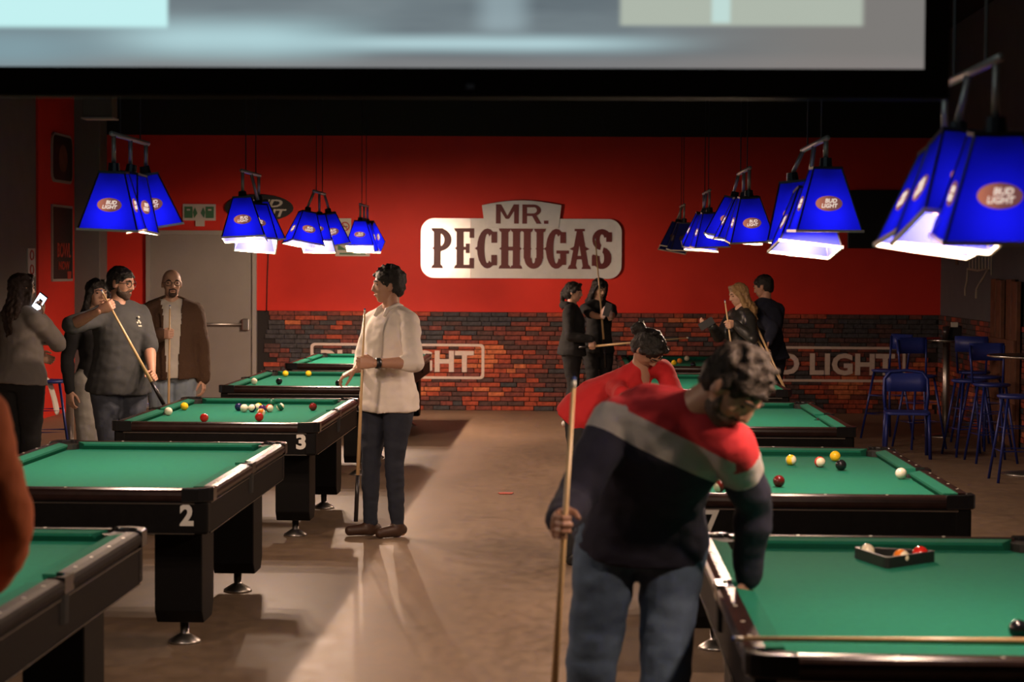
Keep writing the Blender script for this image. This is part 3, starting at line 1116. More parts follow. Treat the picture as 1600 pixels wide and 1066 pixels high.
# frame of a shade: cap, corner strips; rim along the bottom
fmb = MB()
fmb.box((0, 0, .004), (2 * SHT + .008, 2 * SHT + .008, .012)).lathe([(.026, .05), (.03, .01), (0, .01)], n=12)
for sx in (-1, 1):
    for sy in (-1, 1):
        fmb.tube([(sx * SHT, sy * SHT, 0), (sx * SHB, sy * SHB, -SHH)], .0045, 6)
FRAME = fmb.mesh('shade')
FRAME.materials.append(MATS['lamp_trim'])
rmb = MB()
for s in (-1, 1):
    rmb.box((0, s * (SHB + .002), -SHH), (2 * SHB + .014, .008, .012)).box((s * (SHB + .002), 0, -SHH), (.008, 2 * SHB + .014, .012))
RIM = rmb.mesh('rim')
RIM.materials.append(MATS['lamp_rim'])
BULB = MB().ball((0, 0, 0), (.026, .026, .034)).mesh('bulb', True)
BULB_OFF = BULB.copy()
BULB.materials.append(MATS['bulb_lit'])
BULB_OFF.materials.append(MATS['bulb_off'])
LIGHTS = []


def make_lamp(label, x, yc, shades, lit=True, spacing=.37, zbar=2.40, power=1.0):
    """shades: (dx, dz, tilt about x, tilt about y, turn) for the three shades, near to far"""
    t = thing('billiard_lamp', label, 'lamp', (x, yc, zbar), group='three-shade billiard lamps over the pool tables')
    MB().tube([(0, -spacing - .05, 0), (0, spacing + .05, 0)], .013, 8).build('bar', 'lamp_post', t, True)
    for s in (-1, 1):
        MB().tube([(0, s * spacing * .62, 0), (0, s * spacing * .62, ZC - zbar)], .004, 6).build('hanging_wire', 'lamp_trim', t)
    for i, (dx, dz, tx, ty, tz) in enumerate(shades):
        y = (i - 1) * spacing
        zt = -.19 + dz
        MB().tube([(0, y, 0), (dx, y, zt + .05)], .011, 8).build('post', 'lamp_post', t, True)
        s = put('shade', FRAME, None, t)
        s.location = (dx, y, zt)
        s.rotation_euler = (R(tx), R(ty), R(tz))
        for q in range(4):
            Mq = Matrix.Rotation(q * R(90), 4, 'Z') @ Matrix.Translation((0, -SHT, 0)) @ Matrix.Rotation(-TILT, 4, 'X')
            p = put('panel', PANEL, None, s)
            p.matrix_local = Mq
            g = put('logo_oval', OVAL_ON if lit else OVAL_OFF, None, s)
            g.matrix_local = Mq @ Matrix.Translation((0, -.001, OVC))
            l = put('logo_lettering', LETT_ON['on' if lit else 'off'], None, s)
            l.matrix_local = Mq @ Matrix.Translation((0, -.0035, OVC))
        put('rim', RIM, None, s)
        b = put('bulb', BULB if lit else BULB_OFF, None, s)
        b.location = (0, 0, -.15)
        MB().lathe([(.018, 0), (.018, -.10), (0, -.10)], n=10).build('socket', 'socket', s)
        if lit:
            ld = bpy.data.lights.new('bulb_light', 'POINT')
            ld.energy = BULB_W * power
            ld.color = BULB_COL
            ld.shadow_soft_size = .03
            lo = bpy.data.objects.new('bulb_light', ld)
            col.objects.link(lo)
            lo.parent = s
            lo.location = (0, 0, -.252)
            LIGHTS.append(lo)
    return t


make_lamp('blue three-shade lamp hanging over the table beside the orange sleeve', CXL, 6.4, [(0, 0, 0, 0, 0)] * 3, power=.5)
make_lamp('blue three-shade lamp over the empty table marked with a white two', CXL, 10.2,
          [(0, 0, 3, 2, 4), (0, .01, -4, 8, -10), (0, .02, 2, -10, 12)])
make_lamp('blue three-shade lamp over the scattered balls beside the white-shirted man', CXL, 14.0,
          [(0, .0, -6, -3, 6), (.05, -.05, -20, 4, 10), (.0, 0, 4, -8, 12)], spacing=.35)
make_lamp('blue three-shade lamp hanging over the table with two yellow balls', CXL, 17.75,
          [(-.06, 0, -6, 10, 25), (.0, -.03, -22, 0, 0), (.04, .01, 5, -10, 10)], spacing=.34, power=1.15)
make_lamp('blue three-shade lamp hanging over the left table closest to the brick wall', CXL, 21.5,
          [(0, 0, -12, 0, 4), (0, 0, 15, -2, 6), (0, .0, 25, 0, -6)], spacing=.36, power=2.6)
make_lamp('blue three-shade lamp hanging over the table with the triangle rack', CXR, 5.75,
          [(0, -.01, 5, 0, -3), (-.03, .0, -18, 5, 8), (0, -.02, -8, 8, 4)], zbar=2.32, power=.75)
make_lamp('blue three-shade lamp over the row of bright balls right of the aisle', CXR, 9.45,
          [(.0, .055, 1, 0, 2), (-.02, -.03, -10, 6, 4), (-.05, .03, 0, -6, -8)], spacing=.44, zbar=2.34, power=.95)
make_lamp('blue three-shade lamp over the empty table right of the aisle', CXR, 13.4,
          [(.0, .0, 5, -3, 3), (0, .0, 0, 8, 2), (-.03, .02, -4, 10, -8)], spacing=.42, power=.8)
make_lamp('blue three-shade lamp over the table beside the couple in dark jackets', CXR, 17.2,
          [(0, 0, 3, -2, 5), (-.02, 0, 10, 8, 0), (0, 0, 16, 4, 0)], spacing=.38, power=.65)
make_lamp('unlit dark three-shade lamp over the table beside the women in black', CXR, 21.1,
          [(0, 0, 3, 2, 6), (-.05, 0, -8, 10, 0), (0, 0, 0, 0, 0)], lit=False, spacing=.36)

# ------------------------------------------------------------------ balls, rack, cues
BR = .0286
BALLM = {}


def ball(kind, px, py, where, label, z=BED + BR, rot=None):
    key = kind
    if key not in BALLM:
        me = MB().ball((0, 0, 0), BR, 20, 12).mesh('pool_ball', True)
        me.materials.append(MATS['ball_' + kind])
        BALLM[key] = me
    p = on(px, py, z)
    o = put('pool_ball', BALLM[key], None)
    o.location = p
    o.rotation_euler = rot or (random.uniform(0, 3), random.uniform(0, 3), random.uniform(0, 3))
    tag(o, label, 'ball', 'pool balls on ' + where)


T3, T4, T6, T7, T10 = ('table number 3', 'the table behind number 3', 'the rack table', 'table number 7', 'the table by the women in black')
for kd, x, y, lab in (
        ('white', 263, 643, 'plain white cue ball near the side cushion of table number 3'),
        ('yellow', 288, 635, 'solid yellow ball beside the white cue ball on table number 3'),
        ('red', 319, 653, 'bright red ball alone near the front rail of table number 3'),
        ('navy', 373, 636, 'dark navy ball at the edge of the cluster on table number 3'),
        ('stripe_white', 381.5, 638, 'cream ball touching the navy-striped ball on table number 3'),
        ('stripe_navy', 394, 638, 'navy-striped ball in the cluster on table number 3'),
        ('stripe_yellow', 404, 636, 'yellow-striped ball at the back of the cluster on table number 3'),
        ('purple', 410, 639, 'dark purple ball in the middle of the cluster on table number 3'),
        ('stripe_red', 421, 638, 'red-striped ball at the side of the cluster on table number 3'),
        ('stripe_orange', 408, 645, 'orange-striped ball in the front of the cluster on table number 3'),
        ('red', 405, 652, 'red ball at the front tip of the cluster on table number 3'),
        ('green', 424, 629, 'dark green ball behind the cluster on table number 3'),
        ('stripe_green', 438, 636, 'pale striped ball just right of the cluster on table number 3'),
        ('maroon', 489, 636, 'dark maroon ball alone by the long rail of table number 3')):
    ball(kd, x, y, T3, lab)
for kd, x, y, lab in (
        ('yellow', 446, 584, 'yellow ball farther from the white-shirted man on the table behind number 3'),
        ('yellow', 482, 584, 'yellow ball closer to the white-shirted man on the table behind number 3'),
        ('white', 397, 596, 'white cue ball on the table behind number 3'),
        ('black', 436, 596, 'black ball beside the white ball on the table behind number 3'),
        ('black', 529, 599, 'black ball below the open hand of the white-shirted man')):
    ball(kd, x, y, T4, lab)
for kd, x, y, lab, rot in (
        ('stripe_yellow', 1236, 719, 'orange-yellow striped ball on table number 7', (R(90), R(50), R(60))),
        ('stripe_red', 1281, 722, 'red-striped ball in the row on table number 7', (R(90), R(90), R(10))),
        ('yellow', 1305, 713, 'solid yellow ball behind the black ball on table number 7', None),
        ('black', 1314, 727, 'black ball in front of the yellow ball on table number 7', None),
        ('white', 1408, 740, 'white cue ball beside the side pocket of table number 7', None),
        ('maroon', 1217, 752, 'dark maroon ball nearest the front rail of table number 7', None),
        ('stripe_maroon', 1124, 760, 'maroon-striped ball by the striped sweater sleeve on table number 7', None)):
    ball(kd, x, y, T7, lab, rot=rot)
for kd, x, y, lab in (
        ('yellow', 1053, 567, 'yellow ball on the table beside the women in black'),
        ('orange', 1062, 564, 'orange ball on the table beside the women in black'),
        ('white', 1073, 560, 'white ball on the table beside the women in black'),
        ('black', 1083, 570, 'black ball on the table beside the women in black')):
    ball(kd, x, y, T10, lab)
for kd, x, y, lab, rot in (
        ('stripe_green', 1354, 862, 'green-striped ball inside the black triangle rack', (R(60), R(30), 0)),
        ('stripe_orange', 1408, 871, 'orange-striped ball inside the black triangle rack', (R(90), R(70), R(40))),
        ('red', 1438, 866, 'solid red ball inside the black triangle rack', None),
        ('black', 1592, 984, 'black ball on the green cloth near the cue lying on the rack table', None)):
    ball(kd, x, y, T6, lab, rot=rot)

A, B, C = on(1337, 874, BED), on(1470, 874, BED), on(1420, 893, BED)
Bk = on(1345, 853, BED)
tri = [V((1.00, 7.24, 0)), V((1.29, 7.16, 0)), V((1.08, 6.965, 0))]
cen = sum(tri, V()) / 3


def round_tri(k, r=.028):
    pts = []
    for i in range(3):
        p, a, b = [cen + (q - cen) * k for q in (tri[i], tri[i - 1], tri[(i + 1) % 3])]
        da, db = (a - p).normalized(), (b - p).normalized()
        for s in range(5):
            tt = s / 4
            pts.append((p + da * r * (1 - tt) ** 2 + db * r * tt ** 2))
    return pts


oc, ic = round_tri(1.0), round_tri(.88)
rings = [[p + V((0, 0, BED + .002)) for p in oc], [p + V((0, 0, BED + .040)) for p in oc], [p + V((0, 0, BED + .040)) for p in ic], [p + V((0, 0, BED + .002)) for p in ic]]
rk = MB().loft(rings, closed=True).build('ball_rack', 'rack_black')
tag(rk, 'black plastic triangle rack on the green cloth holding three balls', 'rack')


def cue(label, tip, butt, butt_frac=.22):
    """tip and butt: world end points"""
    tip, butt = V(tip), V(butt)
    t = thing('pool_cue', label, 'cue', butt, group='wooden pool cues')
    d = tip - butt
    L_ = d.length
    j = d * butt_frac
    r0, r1 = .0145, .0062
    rj = r0 + (r1 - r0) * butt_frac
    MB().tube([(0, 0, 0), j], [r0, rj], 10).build('butt', 'cue_butt', t, True)
    MB().tube([j, d * (1 - .03 / L_)], [rj, r1], 10).build('shaft', 'cue_wood', t, True)
    MB().tube([d * (1 - .03 / L_), d * (1 - .008 / L_)], [r1, r1], 10).build('ferrule', 'cue_ferrule', t, True)
    MB().tube([d * (1 - .008 / L_), d], [r1, r1 * .8], 10).build('tip', 'cue_tip', t, True)
    return t


# ------------------------------------------------------------------ furniture
def bar_table(label, x, y, h=1.03, r=.39):
    t = thing('bar_table', label, 'table', (x, y, 0), group='tall round bar tables')
    MB().lathe([(r - .015, h - .025), (r, h - .02), (r, h - .002), (r - .01, h), (0, h)], n=40).build('table_top', 'table_top_black', t)
    MB().tube([(math.cos(2 * math.pi * i / 40) * (r + .003), math.sin(2 * math.pi * i / 40) * (r + .003), h - .011) for i in range(40)], .012, 6, True).build('metal_edge', 'chrome', t, True)
    MB().tube([(0, 0, .02), (0, 0, h - .02)], .038, 14).build('pole', 'steel', t, True)
    MB().lathe([(.24, 0), (.24, .012), (.10, .028), (.045, .04), (0, .04)], n=28).build('base', 'steel', t, True)
    MB().lathe([(.10, h - .04), (.10, h - .025), (0, h - .025)], n=16).build('top_plate', 'steel', t)
    return t


def stool(label, x, y, rz, back=False, h=.72):
    t = thing('bar_stool', label, 'stool', (x, y, 0), rz, group='blue metal bar stools')
    MB().lathe([(.14, h - .03), (.165, h - .022), (.17, h - .004), (.15, h), (0, h)], n=22).build('seat', 'blue_vinyl', t, True)
    for sx in (-1, 1):
        for sy in (-1, 1):
            MB().tube([(sx * .10, sy * .10, h - .03), (sx * .19, sy * .19, 0)], .012, 8).build('leg', 'blue_metal', t, True)
    for z, k in ((.26, .158), (.45, .134)):
        MB().tube([(k, k, z), (-k, k, z), (-k, -k, z), (k, -k, z)], .008, 6, True).build('foot_rail', 'blue_metal', t)
    if back:
        for s in (-1, 1):
            MB().tube([(s * .14, .13, h - .02), (s * .16, .17, h + .34)], .011, 8).build('back_post', 'blue_metal', t, True)
        rings = []
        for i in range(7):
            a = -1 + 2 * i / 6
            px_, py_ = a * .165, .165 + .025 * (1 - a * a)
            rings.append([V((px_, py_ - .008, h + .20)), V((px_, py_ + .008, h + .20)), V((px_, py_ + .022, h + .36)), V((px_, py_ + .006, h + .36))])
        MB().loft(rings).build('backrest', 'blue_vinyl', t, True)
    return t


def chair(label, x, y, rz):
    t = thing('cafe_chair', label, 'chair', (x, y, 0), rz)
    h = .43
    MB().prism(rrect(-.21, -.21, .21, .20, .06, 5), h - .025, h, lambda a, b, d: (a, b, d)).build('seat', 'blue_vinyl', t, bevel=.008)
    for s in (-1, 1):
        MB().tube([(s * .19, -.18, h - .02), (s * .205, -.21, 0)], .017, 8).build('leg', 'blue_metal', t, True)
        MB().tube([(s * .19, .18, h + .02), (s * .20, .22, 0)], .017, 8).build('leg', 'blue_metal', t, True)
    pts = [V((-.19, .18, h - .02)), V((-.205, .20, .58)), V((-.20, .225, .72)), V((-.15, .235, .785)), V((0, .245, .80)), V((.15, .235, .785)), V((.20, .225, .72)), V((.205, .20, .58)), V((.19, .18, h - .02))]
    MB().tube(pts, .016, 8).build('back_frame', 'blue_metal', t, True)
    rings = []
    for i in range(7):
        a = -1 + 2 * i / 6
        x_, y_ = a * .19, .215 + .02 * (1 - a * a)
        rings.append([V((x_, y_ - .006, .60)), V((x_, y_ + .006, .60)), V((x_, y_ + .024, .775)), V((x_, y_ + .012, .775))])
    MB().loft(rings).build('backrest', 'blue_vinyl', t, True)
    return t


p = on(1477, 682, 0)
bar_table('tall round bar table with black top holding dark glasses and a napkin', p.x, p.y)
bt1 = p
p2 = on(1609, 742, 0)
bar_table('tall round bar table with bright metal edge beside the blue stools', p2.x, p2.y, 1.03, .36)
bt2 = p2
bt3 = V((-4.75, 18.8, 0))
bar_table('tall round bar table behind the man with glasses', bt3.x, bt3.y)
for label, px, py, rz, bk in (
        ('blue bar stool with backrest behind the blue cafe chair', 1436, 700, 20, True),
        ('blue bar stool with backrest left of the napkin bar table', 1386, 686, -60, True),
        ('backless blue bar stool between the two right-hand bar tables', 1513, 712, 10, False),
        ('backless blue bar stool behind the bright-edged bar table', 1537, 702, 35, False),
        ('blue bar stool with backrest facing the bright-edged bar table', 1548, 722, 5, True),
        ('blue bar stool standing beside the bright-edged bar table', 1588, 752, 0, False),
        ('blue bar stool with backrest against the brick side wall', 1520, 690, 160, True)):
    q = on(px, py, 0)
    stool(label, q.x, q.y, R(rz), bk)
q = on(1419, 716, 0)
chair('blue metal cafe chair with low curved backrest behind table number 7', q.x, q.y + .1, R(-6))
st = V((-4.72, 17.9, 0))
stool('blue bar stool with a pale jacket beside the woman holding a phone', st.x, st.y, R(15), False)
q = at(222, 600, 18.6)
stool('blue bar stool between the man with glasses and the man in brown jacket', q.x, 18.6, R(30), True)
# the pale jacket over the stool
mb = MB()
rings = []
for i in range(9):
    a = i / 8
    z = .735 + .012 * math.sin(a * 9) - (0 if a < .45 else (a - .45) * .62)
    x = st.x - .12 + a * .30 + (0 if a < .45 else -(a - .45) * .16)
    rings.append([V((x, st.y - .15 + .02 * math.sin(a * 11), z)), V((x, st.y - .03, z + .018)), V((x, st.y + .12 + .02 * math.cos(a * 8), z)), V((x + .004, st.y - .03, z - .012))])
mb.loft(rings)
o = mb.build('folded_jacket', 'cloth_cream', None, True)
tag(o, 'pale jacket draped over a blue bar stool', 'jacket')
sub = o.modifiers.new('s', 'SUBSURF'); sub.levels = 2; sub.render_levels = 2

# small things on the napkin bar table
ztab = 1.03
for k, (px, lab) in enumerate(((1478, 'dark drinking glass on the black bar table beside the napkin'), (1497, 'dark bottle-shaped tumbler standing behind the napkin stand'))):
    q = at(px, 522, bt1.y - .1 + .25 * k)
    g = thing('drinking_glass', lab, 'glass', (q.x, q.y, ztab))
    MB().lathe([(.032, 0), (.040, .13), (.037, .13), (.030, .008), (0, .008)], n=16).build('glass_wall', 'glass_can', g, True)
    MB().lathe([(.030, .010), (.034, .08), (0, .08)], n=16).build('drink', 'cue_butt', g)
q = at(1491, 515, bt1.y)
nh = thing('napkin_stand', 'black napkin stand with white napkin on the tall bar table', 'napkin stand', (q.x, q.y, ztab))
MB().box((0, 0, .06), (.14, .10, .12)).build('box', 'rack_black', nh, bevel=.008)
MB().box((0, .0, .145), (.065, .05, .05)).build('napkins', 'napkin', nh)

q = on(790, 772, 0)
mb = MB()
mb.prism([(-.045, -.04), (.05, -.03), (.06, .05), (-.02, .07), (-.06, .03)], .001, .006, lambda a, b, d: (q.x + a, q.y + b, d + .01 * abs(a) * 3))
tag(mb.build('paper_scrap', 'paper_red'), 'small crumpled red paper scrap on the concrete floor', 'paper')

# ------------------------------------------------------------------ people
def remesh(mb, voxel, smooth=3):
    me = mb.mesh('tmp')
    ob = bpy.data.objects.new('tmp', me)
    col.objects.link(ob)
    md = ob.modifiers.new('r', 'REMESH')
    md.mode = 'VOXEL'
    md.voxel_size = voxel
    if smooth:
        s = ob.modifiers.new('s', 'SMOOTH')
        s.factor = .5
        s.iterations = smooth
    dg = bpy.context.evaluated_depsgraph_get()
    out = bpy.data.meshes.new_from_object(ob.evaluated_get(dg))
    bpy.data.objects.remove(ob)
    bpy.data.meshes.remove(me)
    out.polygons.foreach_set('use_smooth', [True] * len(out.polygons))
    return out


def wrinkle(me, amp, freq, seed=0., stretch=(1, 1, 1)):
    s = V((seed, seed * 1.7, 0))
    ns = [v.normal.copy() for v in me.vertices]
    for v, n in zip(me.vertices, ns):
        p = V((v.co.x * stretch[0], v.co.y * stretch[1], v.co.z * stretch[2])) * freq + s
        a = noise.noise(p) + .5 * noise.noise(p * 2.3)
        v.co += n * amp * a


def join(meshes, name):
    bm = bmesh.new()
    for m in meshes:
        bm.from_mesh(m)
    me = bpy.data.meshes.new(name)
    bm.to_mesh(me)
    bm.free()
    me.polygons.foreach_set('use_smooth', [True] * len(me.polygons))
    return me


def limb(mb, pts, rads, n=14):
    pts = [V(p) for p in pts]
    for i in range(len(pts) - 1):
        a, b = pts[i], pts[i + 1]
        k = 4
        mb.tube([a.lerp(b, j / k) for j in range(k + 1)], [rads[i] + (rads[i + 1] - rads[i]) * j / k for j in range(k + 1)], n)
    for p, r in list(zip(pts, rads)):
        mb.ball(p, r * .995, 14, 10)


def ik(s, w_, l1, l2, pole):
    s, w_, pole = V(s), V(w_), V(pole)
    d = w_ - s
    L_ = d.length
    if L_ > (l1 + l2) * .995:
        L_ = (l1 + l2) * .995
        w_ = s + d.normalized() * L_
        d = w_ - s
    u = d.normalized()
    a = (l1 * l1 - l2 * l2 + L_ * L_) / (2 * L_)
    h = math.sqrt(max(0, l1 * l1 - a * a))
    p = pole - u * pole.dot(u)
    p.normalize()
    return s + u * a + p * h, w_


def facing(deg):
    a = R(deg)
    return V((math.sin(a), -math.cos(a), 0))


def right_of(f):
    return V((f.y, -f.x, 0)).normalized()


def bez(a, b, c, t):
    return a * (1 - t) ** 2 + b * 2 * t * (1 - t) + c * t * t


def torso_rings(J, prof, n=20):
    """prof: (t, half width, half depth, forward shift) along pelvis - waist - chest"""
    rings = []
    pel, mid, che = J['pel'], J['mid'], J['che']
    for t, hw, hd, fs in prof:
        tt = max(-.35, min(1.25, t))
        if 0 <= tt <= 1:
            c = bez(pel, mid, che, tt)
            tg = (mid - pel) * (1 - tt) + (che - mid) * tt
        elif tt < 0:
            c = pel + (mid - pel) * 2 * tt
            tg = mid - pel
        else:
            c = che + (che - mid) * 2 * (tt - 1)
            tg = che - mid
        tg.normalize()
        k = max(0, min(1, tt))
        u = (J['hr'] - J['hl']).normalized() * (1 - k) + (J['sr'] - J['sl']).normalized() * k
        u = (u - tg * u.dot(tg)).normalized()
        v = u.cross(tg)                      # forward
        if v.dot(J['F']) < 0 and J.get('fixF', True):
            v = -v
        c = c + v * fs
        rings.append([c + u * hw * math.copysign(abs(math.cos(a)) ** .85, math.cos(a)) + v * hd * math.copysign(abs(math.sin(a)) ** .9, math.sin(a))
                      for a in (2 * math.pi * i / n for i in range(n))])
    return rings


def stand(x, y, H, face, hipface=None, lean=(0, 0, 0), head_face=None, head_pitch=0, head_off=(0, 0, 0), feet=.07, stride=(0, 0), sh_roll=0., hipshift=(0, 0, 0), foot_face=None):
    F = facing(face)
    Rv = right_of(F)
    hF = facing(hipface if hipface is not None else face)
    hR = right_of(hF)
    b = V((x, y, 0))
    J = {'H': H, 'F': F, 'R': Rv, 'base': b}
    pel = b + V((0, 0, .525 * H)) + V(hipshift)
    che = pel + V((0, 0, .290 * H)) + V(lean)
    J['pel'], J['che'] = pel, che
    J['mid'] = (pel + che) / 2 + F * .012 * H
    J['hr'], J['hl'] = pel + hR * .052 * H, pel - hR * .052 * H
    up = V((0, 0, 1))
    J['sr'] = che + Rv * .106 * H + up * (sh_roll - .016 * H)
    J['sl'] = che - Rv * .106 * H - up * (sh_roll + .016 * H)
    fF = facing(foot_face) if foot_face is not None else hF
    for s, k, st_ in (('r', 1, stride[0]), ('l', -1, stride[1])):
        an = b + hR * feet * k * H / 1.75 + fF * st_ + up * .047 * H
        J['a' + s] = an
        hp = J['h' + s]
        J['k' + s] = hp.lerp(an, .49) + hF * .018 * H
        out = (fF + hR * k * .22).normalized()
        J['t' + s] = an + out * .078 * H - up * .030 * H
        J['c' + s] = an - out * .022 * H - up * .028 * H
    hf = facing(head_face if head_face is not None else face)
    J['hF'] = (hf * math.cos(R(head_pitch)) - up * math.sin(R(head_pitch))).normalized()
    J['hU'] = (up * math.cos(R(head_pitch)) + hf * math.sin(R(head_pitch))).normalized()
    J['head'] = che + up * .120 * H + hf * .012 * H + V(head_off)
    return J


def arm(J, side, wrist, pole):
    H = J['H']
    e, w_ = ik(J['s' + side], wrist, .168 * H, .150 * H, pole)
    J['e' + side], J['w' + side] = e, w_


def hang(J, side, fwd=.03, out=.05):
    H = J['H']
    k = 1 if side == 'r' else -1
    arm(J, side, J['s' + side] + J['F'] * fwd + J['R'] * k * out - V((0, 0, .312 * H)), -J['F'] * .6 + J['R'] * k * .5)


def grip(J, side, cue_pt, cue_up, hint, pole):
    """place a wrist so that the closed fingers go round a cue"""
    x = V(hint)
    u = V(cue_up).normalized()
    x = (x - u * x.dot(u)).normalized()
    z = x.cross(-u) if side == 'r' else x.cross(u)
    k = J['H'] / 1.75
    w_ = V(cue_pt) - x * .078 * k - z * .026 * k
    arm(J, side, w_, pole)
    J['hand_' + side] = (x, z, 1.0)


def hand_mesh(mb, w_, x, z, side, curl, k):
    x = x.normalized()
    z = (z - x * z.dot(x)).normalized()
    y = z.cross(x)
    th = -y if side == 'r' else y
    P = lambda a, b, c: w_ + (x * a + th * b + z * c) * k
    rings = []
    for a, hw, ht in ((-.02, .026, .019), (.015, .031, .017), (.05, .040, .016), (.085, .041, .014), (.096, .037, .011)):
        rings.append([P(a, hw * math.cos(q), ht * math.sin(q)) for q in (2 * math.pi * i / 12 for i in range(12))])
    mb.loft(rings)
    for b, ln, r in ((.029, .072, .0088), (.0095, .082, .0092), (-.010, .076, .0088), (-.028, .058, .0078)):
        p = V((.088, b, 0.0))
        ang = R(8 + 35 * curl)
        pts, rads = [P(*p)], [r * k]
        for sgm, (f, add) in enumerate(((.45, 78), (.32, 82), (.23, 45))):
            p = p + V((math.cos(ang), 0, math.sin(ang))) * ln * f
            pts.append(P(*p)); rads.append(r * k * (1 - .1 * (sgm + 1)))
            ang += R(add * curl)
        limb(mb, pts, rads, 8)
    p = V((.022, .026, .004))
    d1 = V((.62, .62 - .25 * curl, .25 + .35 * curl)).normalized()
    d2 = V((.80, .12 - .2 * curl, .35 + .45 * curl)).normalized()
    limb(mb, [P(*p), P(*(p + d1 * .040)), P(*(p + d1 * .040 + d2 * .032)), P(*(p + d1 * .040 + d2 * .032 + (d2 + V((.2, -.5 * curl, 0))).normalized() * .024))],
         [.0135 * k, .0105 * k, .0095 * k, .008 * k], 8)


def head_parts(J, spec):
    """returns (head mesh builder, to-world function)"""
    h = .132 * J['H']
    f = J['hF']
    u = (J['hU'] - f * J['hU'].dot(f)).normalized()
    r = f.cross(u)
    c = J['head']
    Mx = Matrix((r, f, u)).transposed()       # local x right, y front, z up

    def W(x, y, z):
        return c + (r * x + f * y + u * z) * h
    mb = MB()

    def el(x, y, z, a, b, d):
        mb.ball(W(x, y, z), (a * h, b * h, d * h), 20, 14, Mx)
    el(0, -.05, .12, .335, .42, .385)
    el(0, .04, -.02, .30, .345, .36)
    el(0, .085, -.22, .255, .275, .25)
    el(0, .20, -.385, .12, .12, .09)
    el(-.16, .19, -.10, .10, .12, .12)
    el(.16, .19, -.10, .10, .12, .12)
    mb.tube([W(-.19, .29, .085), W(-.08, .355, .10), W(.08, .355, .10), W(.19, .29, .085)], [.045 * h, .055 * h, .055 * h, .045 * h], 8)
    mb.tube([W(0, .34, .10), W(0, .40, -.02), W(0, .432, -.115), W(0, .37, -.135)], [.045 * h, .048 * h, .060 * h, .048 * h], 8)
    el(-.055, .37, -.125, .045, .05, .04); el(.055, .37, -.125, .045, .05, .04)
    mb.tube([W(-.10, .30, -.245), W(0, .365, -.232), W(.10, .30, -.245)], [.02 * h, .034 * h, .02 * h], 8)
    mb.tube([W(-.085, .30, -.275), W(0, .355, -.283), W(.085, .30, -.275)], [.022 * h, .036 * h, .022 * h], 8)
    for s in (-1, 1):
        mb.ball(W(s * .335, -.045, -.03), (.035 * h, .085 * h, .14 * h), 10, 8, Mx)
    return mb, W, Mx, h


def hair_mesh(style, W, Mx, h, J):
    mb = MB()

    def el(x, y, z, a, b, d):
        mb.ball(W(x, y, z), (a * h, b * h, d * h), 20, 14, Mx)

    def lock(pts, rads):
        limb(mb, [W(*p) for p in pts], [q * h for q in rads], 8)
    if style in ('short', 'tousled', 'thick'):
        el(0, -.085, .17, .365, .435, .385)
        el(0, -.20, .02, .345, .30, .34)
        el(0, -.28, -.16, .22, .16, .18)
        for i in range(9):
            a = -1 + 2 * i / 8
            lock([(a * .27, .20 - .10 * a * a, .36 - .10 * a * a), (a * .30, .315 - .09 * a * a, .275 - .05 * a * a)], [.10, .055])
        for s in (-1, 1):
            lock([(s * .33, .05, .14), (s * .345, .03, .0)], [.05, .03])
        if style != 'short':
            rnd = random.Random(3)
            for i in range(46):
                a, b = rnd.uniform(0, 6.28), rnd.uniform(0, 1.25)
                d = V((math.cos(a) * math.sin(b), math.sin(a) * math.sin(b), math.cos(b)))
                p0 = V((d.x * .33, -.085 + d.y * .40, .17 + d.z * .36))
                p1 = p0 + V((d.x * .10 + rnd.uniform(-.09, .09), d.y * .08 + .05, d.z * .09 - .02))
                lock([p0, p1], [.075, .035])
    elif style == 'bald':
        el(0, -.16, .0, .345, .33, .22)
    elif style in ('long', 'bun', 'blond', 'ponytail'):
        el(0, -.085, .155, .375, .45, .40)
        el(0, -.22, -.05, .36, .30, .42)
        for s in (-1, 1):
            lock([(s * .10, .26, .42), (s * .28, .18, .26), (s * .345, .02, .0)], [.10, .09, .07])
        if style in ('long', 'blond'):
            rnd = random.Random(5)
            for i in range(15):
                a = -1 + 2 * i / 14
                x0, y0 = a * .34, -.36 + .30 * abs(a) ** 1.5 + .16 * (abs(a) > .75)
                dz = -1.45 - rnd.uniform(0, .25) if style == 'long' else -1.05 - rnd.uniform(0, .3)
                lock([(x0, y0, .10), (x0 * 1.2, y0 - .10, -.35), (x0 * 1.3 + rnd.uniform(-.08, .08), y0 - .24 + rnd.uniform(-.05, .05), -.8),
                      (x0 * 1.15 + rnd.uniform(-.1, .1), y0 - .26, dz)], [.10, .115, .11, .04])
        elif style == 'bun':
            el(0, -.62, .02, .20, .19, .21)
            for i in range(8):
                a = i * .785
                lock([(math.cos(a) * .12, -.62, .02 + math.sin(a) * .13), (math.cos(a + .6) * .17, -.72, .02 + math.sin(a + .6) * .17)], [.09, .05])
        else:
            lock([(0, -.45, .12), (0, -.58, -.1), (0, -.55, -.6), (0, -.50, -.95)], [.13, .14, .12, .04])
    elif style == 'beard':
        el(0, .105, -.29, .264, .268, .20)
        el(0, .22, -.41, .145, .135, .10)
        for s in (-1, 1):
            lock([(s * .265, .06, -.03), (s * .262, .10, -.22)], [.035, .06])
        lock([(-.12, .315, -.20), (0, .385, -.185), (.12, .315, -.20)], [.03, .036, .03])
    elif style == 'goatee':
        el(0, .25, -.40, .13, .125, .10)
        lock([(-.12, .315, -.21), (0, .385, -.185), (.12, .315, -.21)], [.03, .034, .03])
        for s in (-1, 1):
            lock([(s * .12, .31, -.21), (s * .12, .29, -.38)], [.03, .04])
    return mb


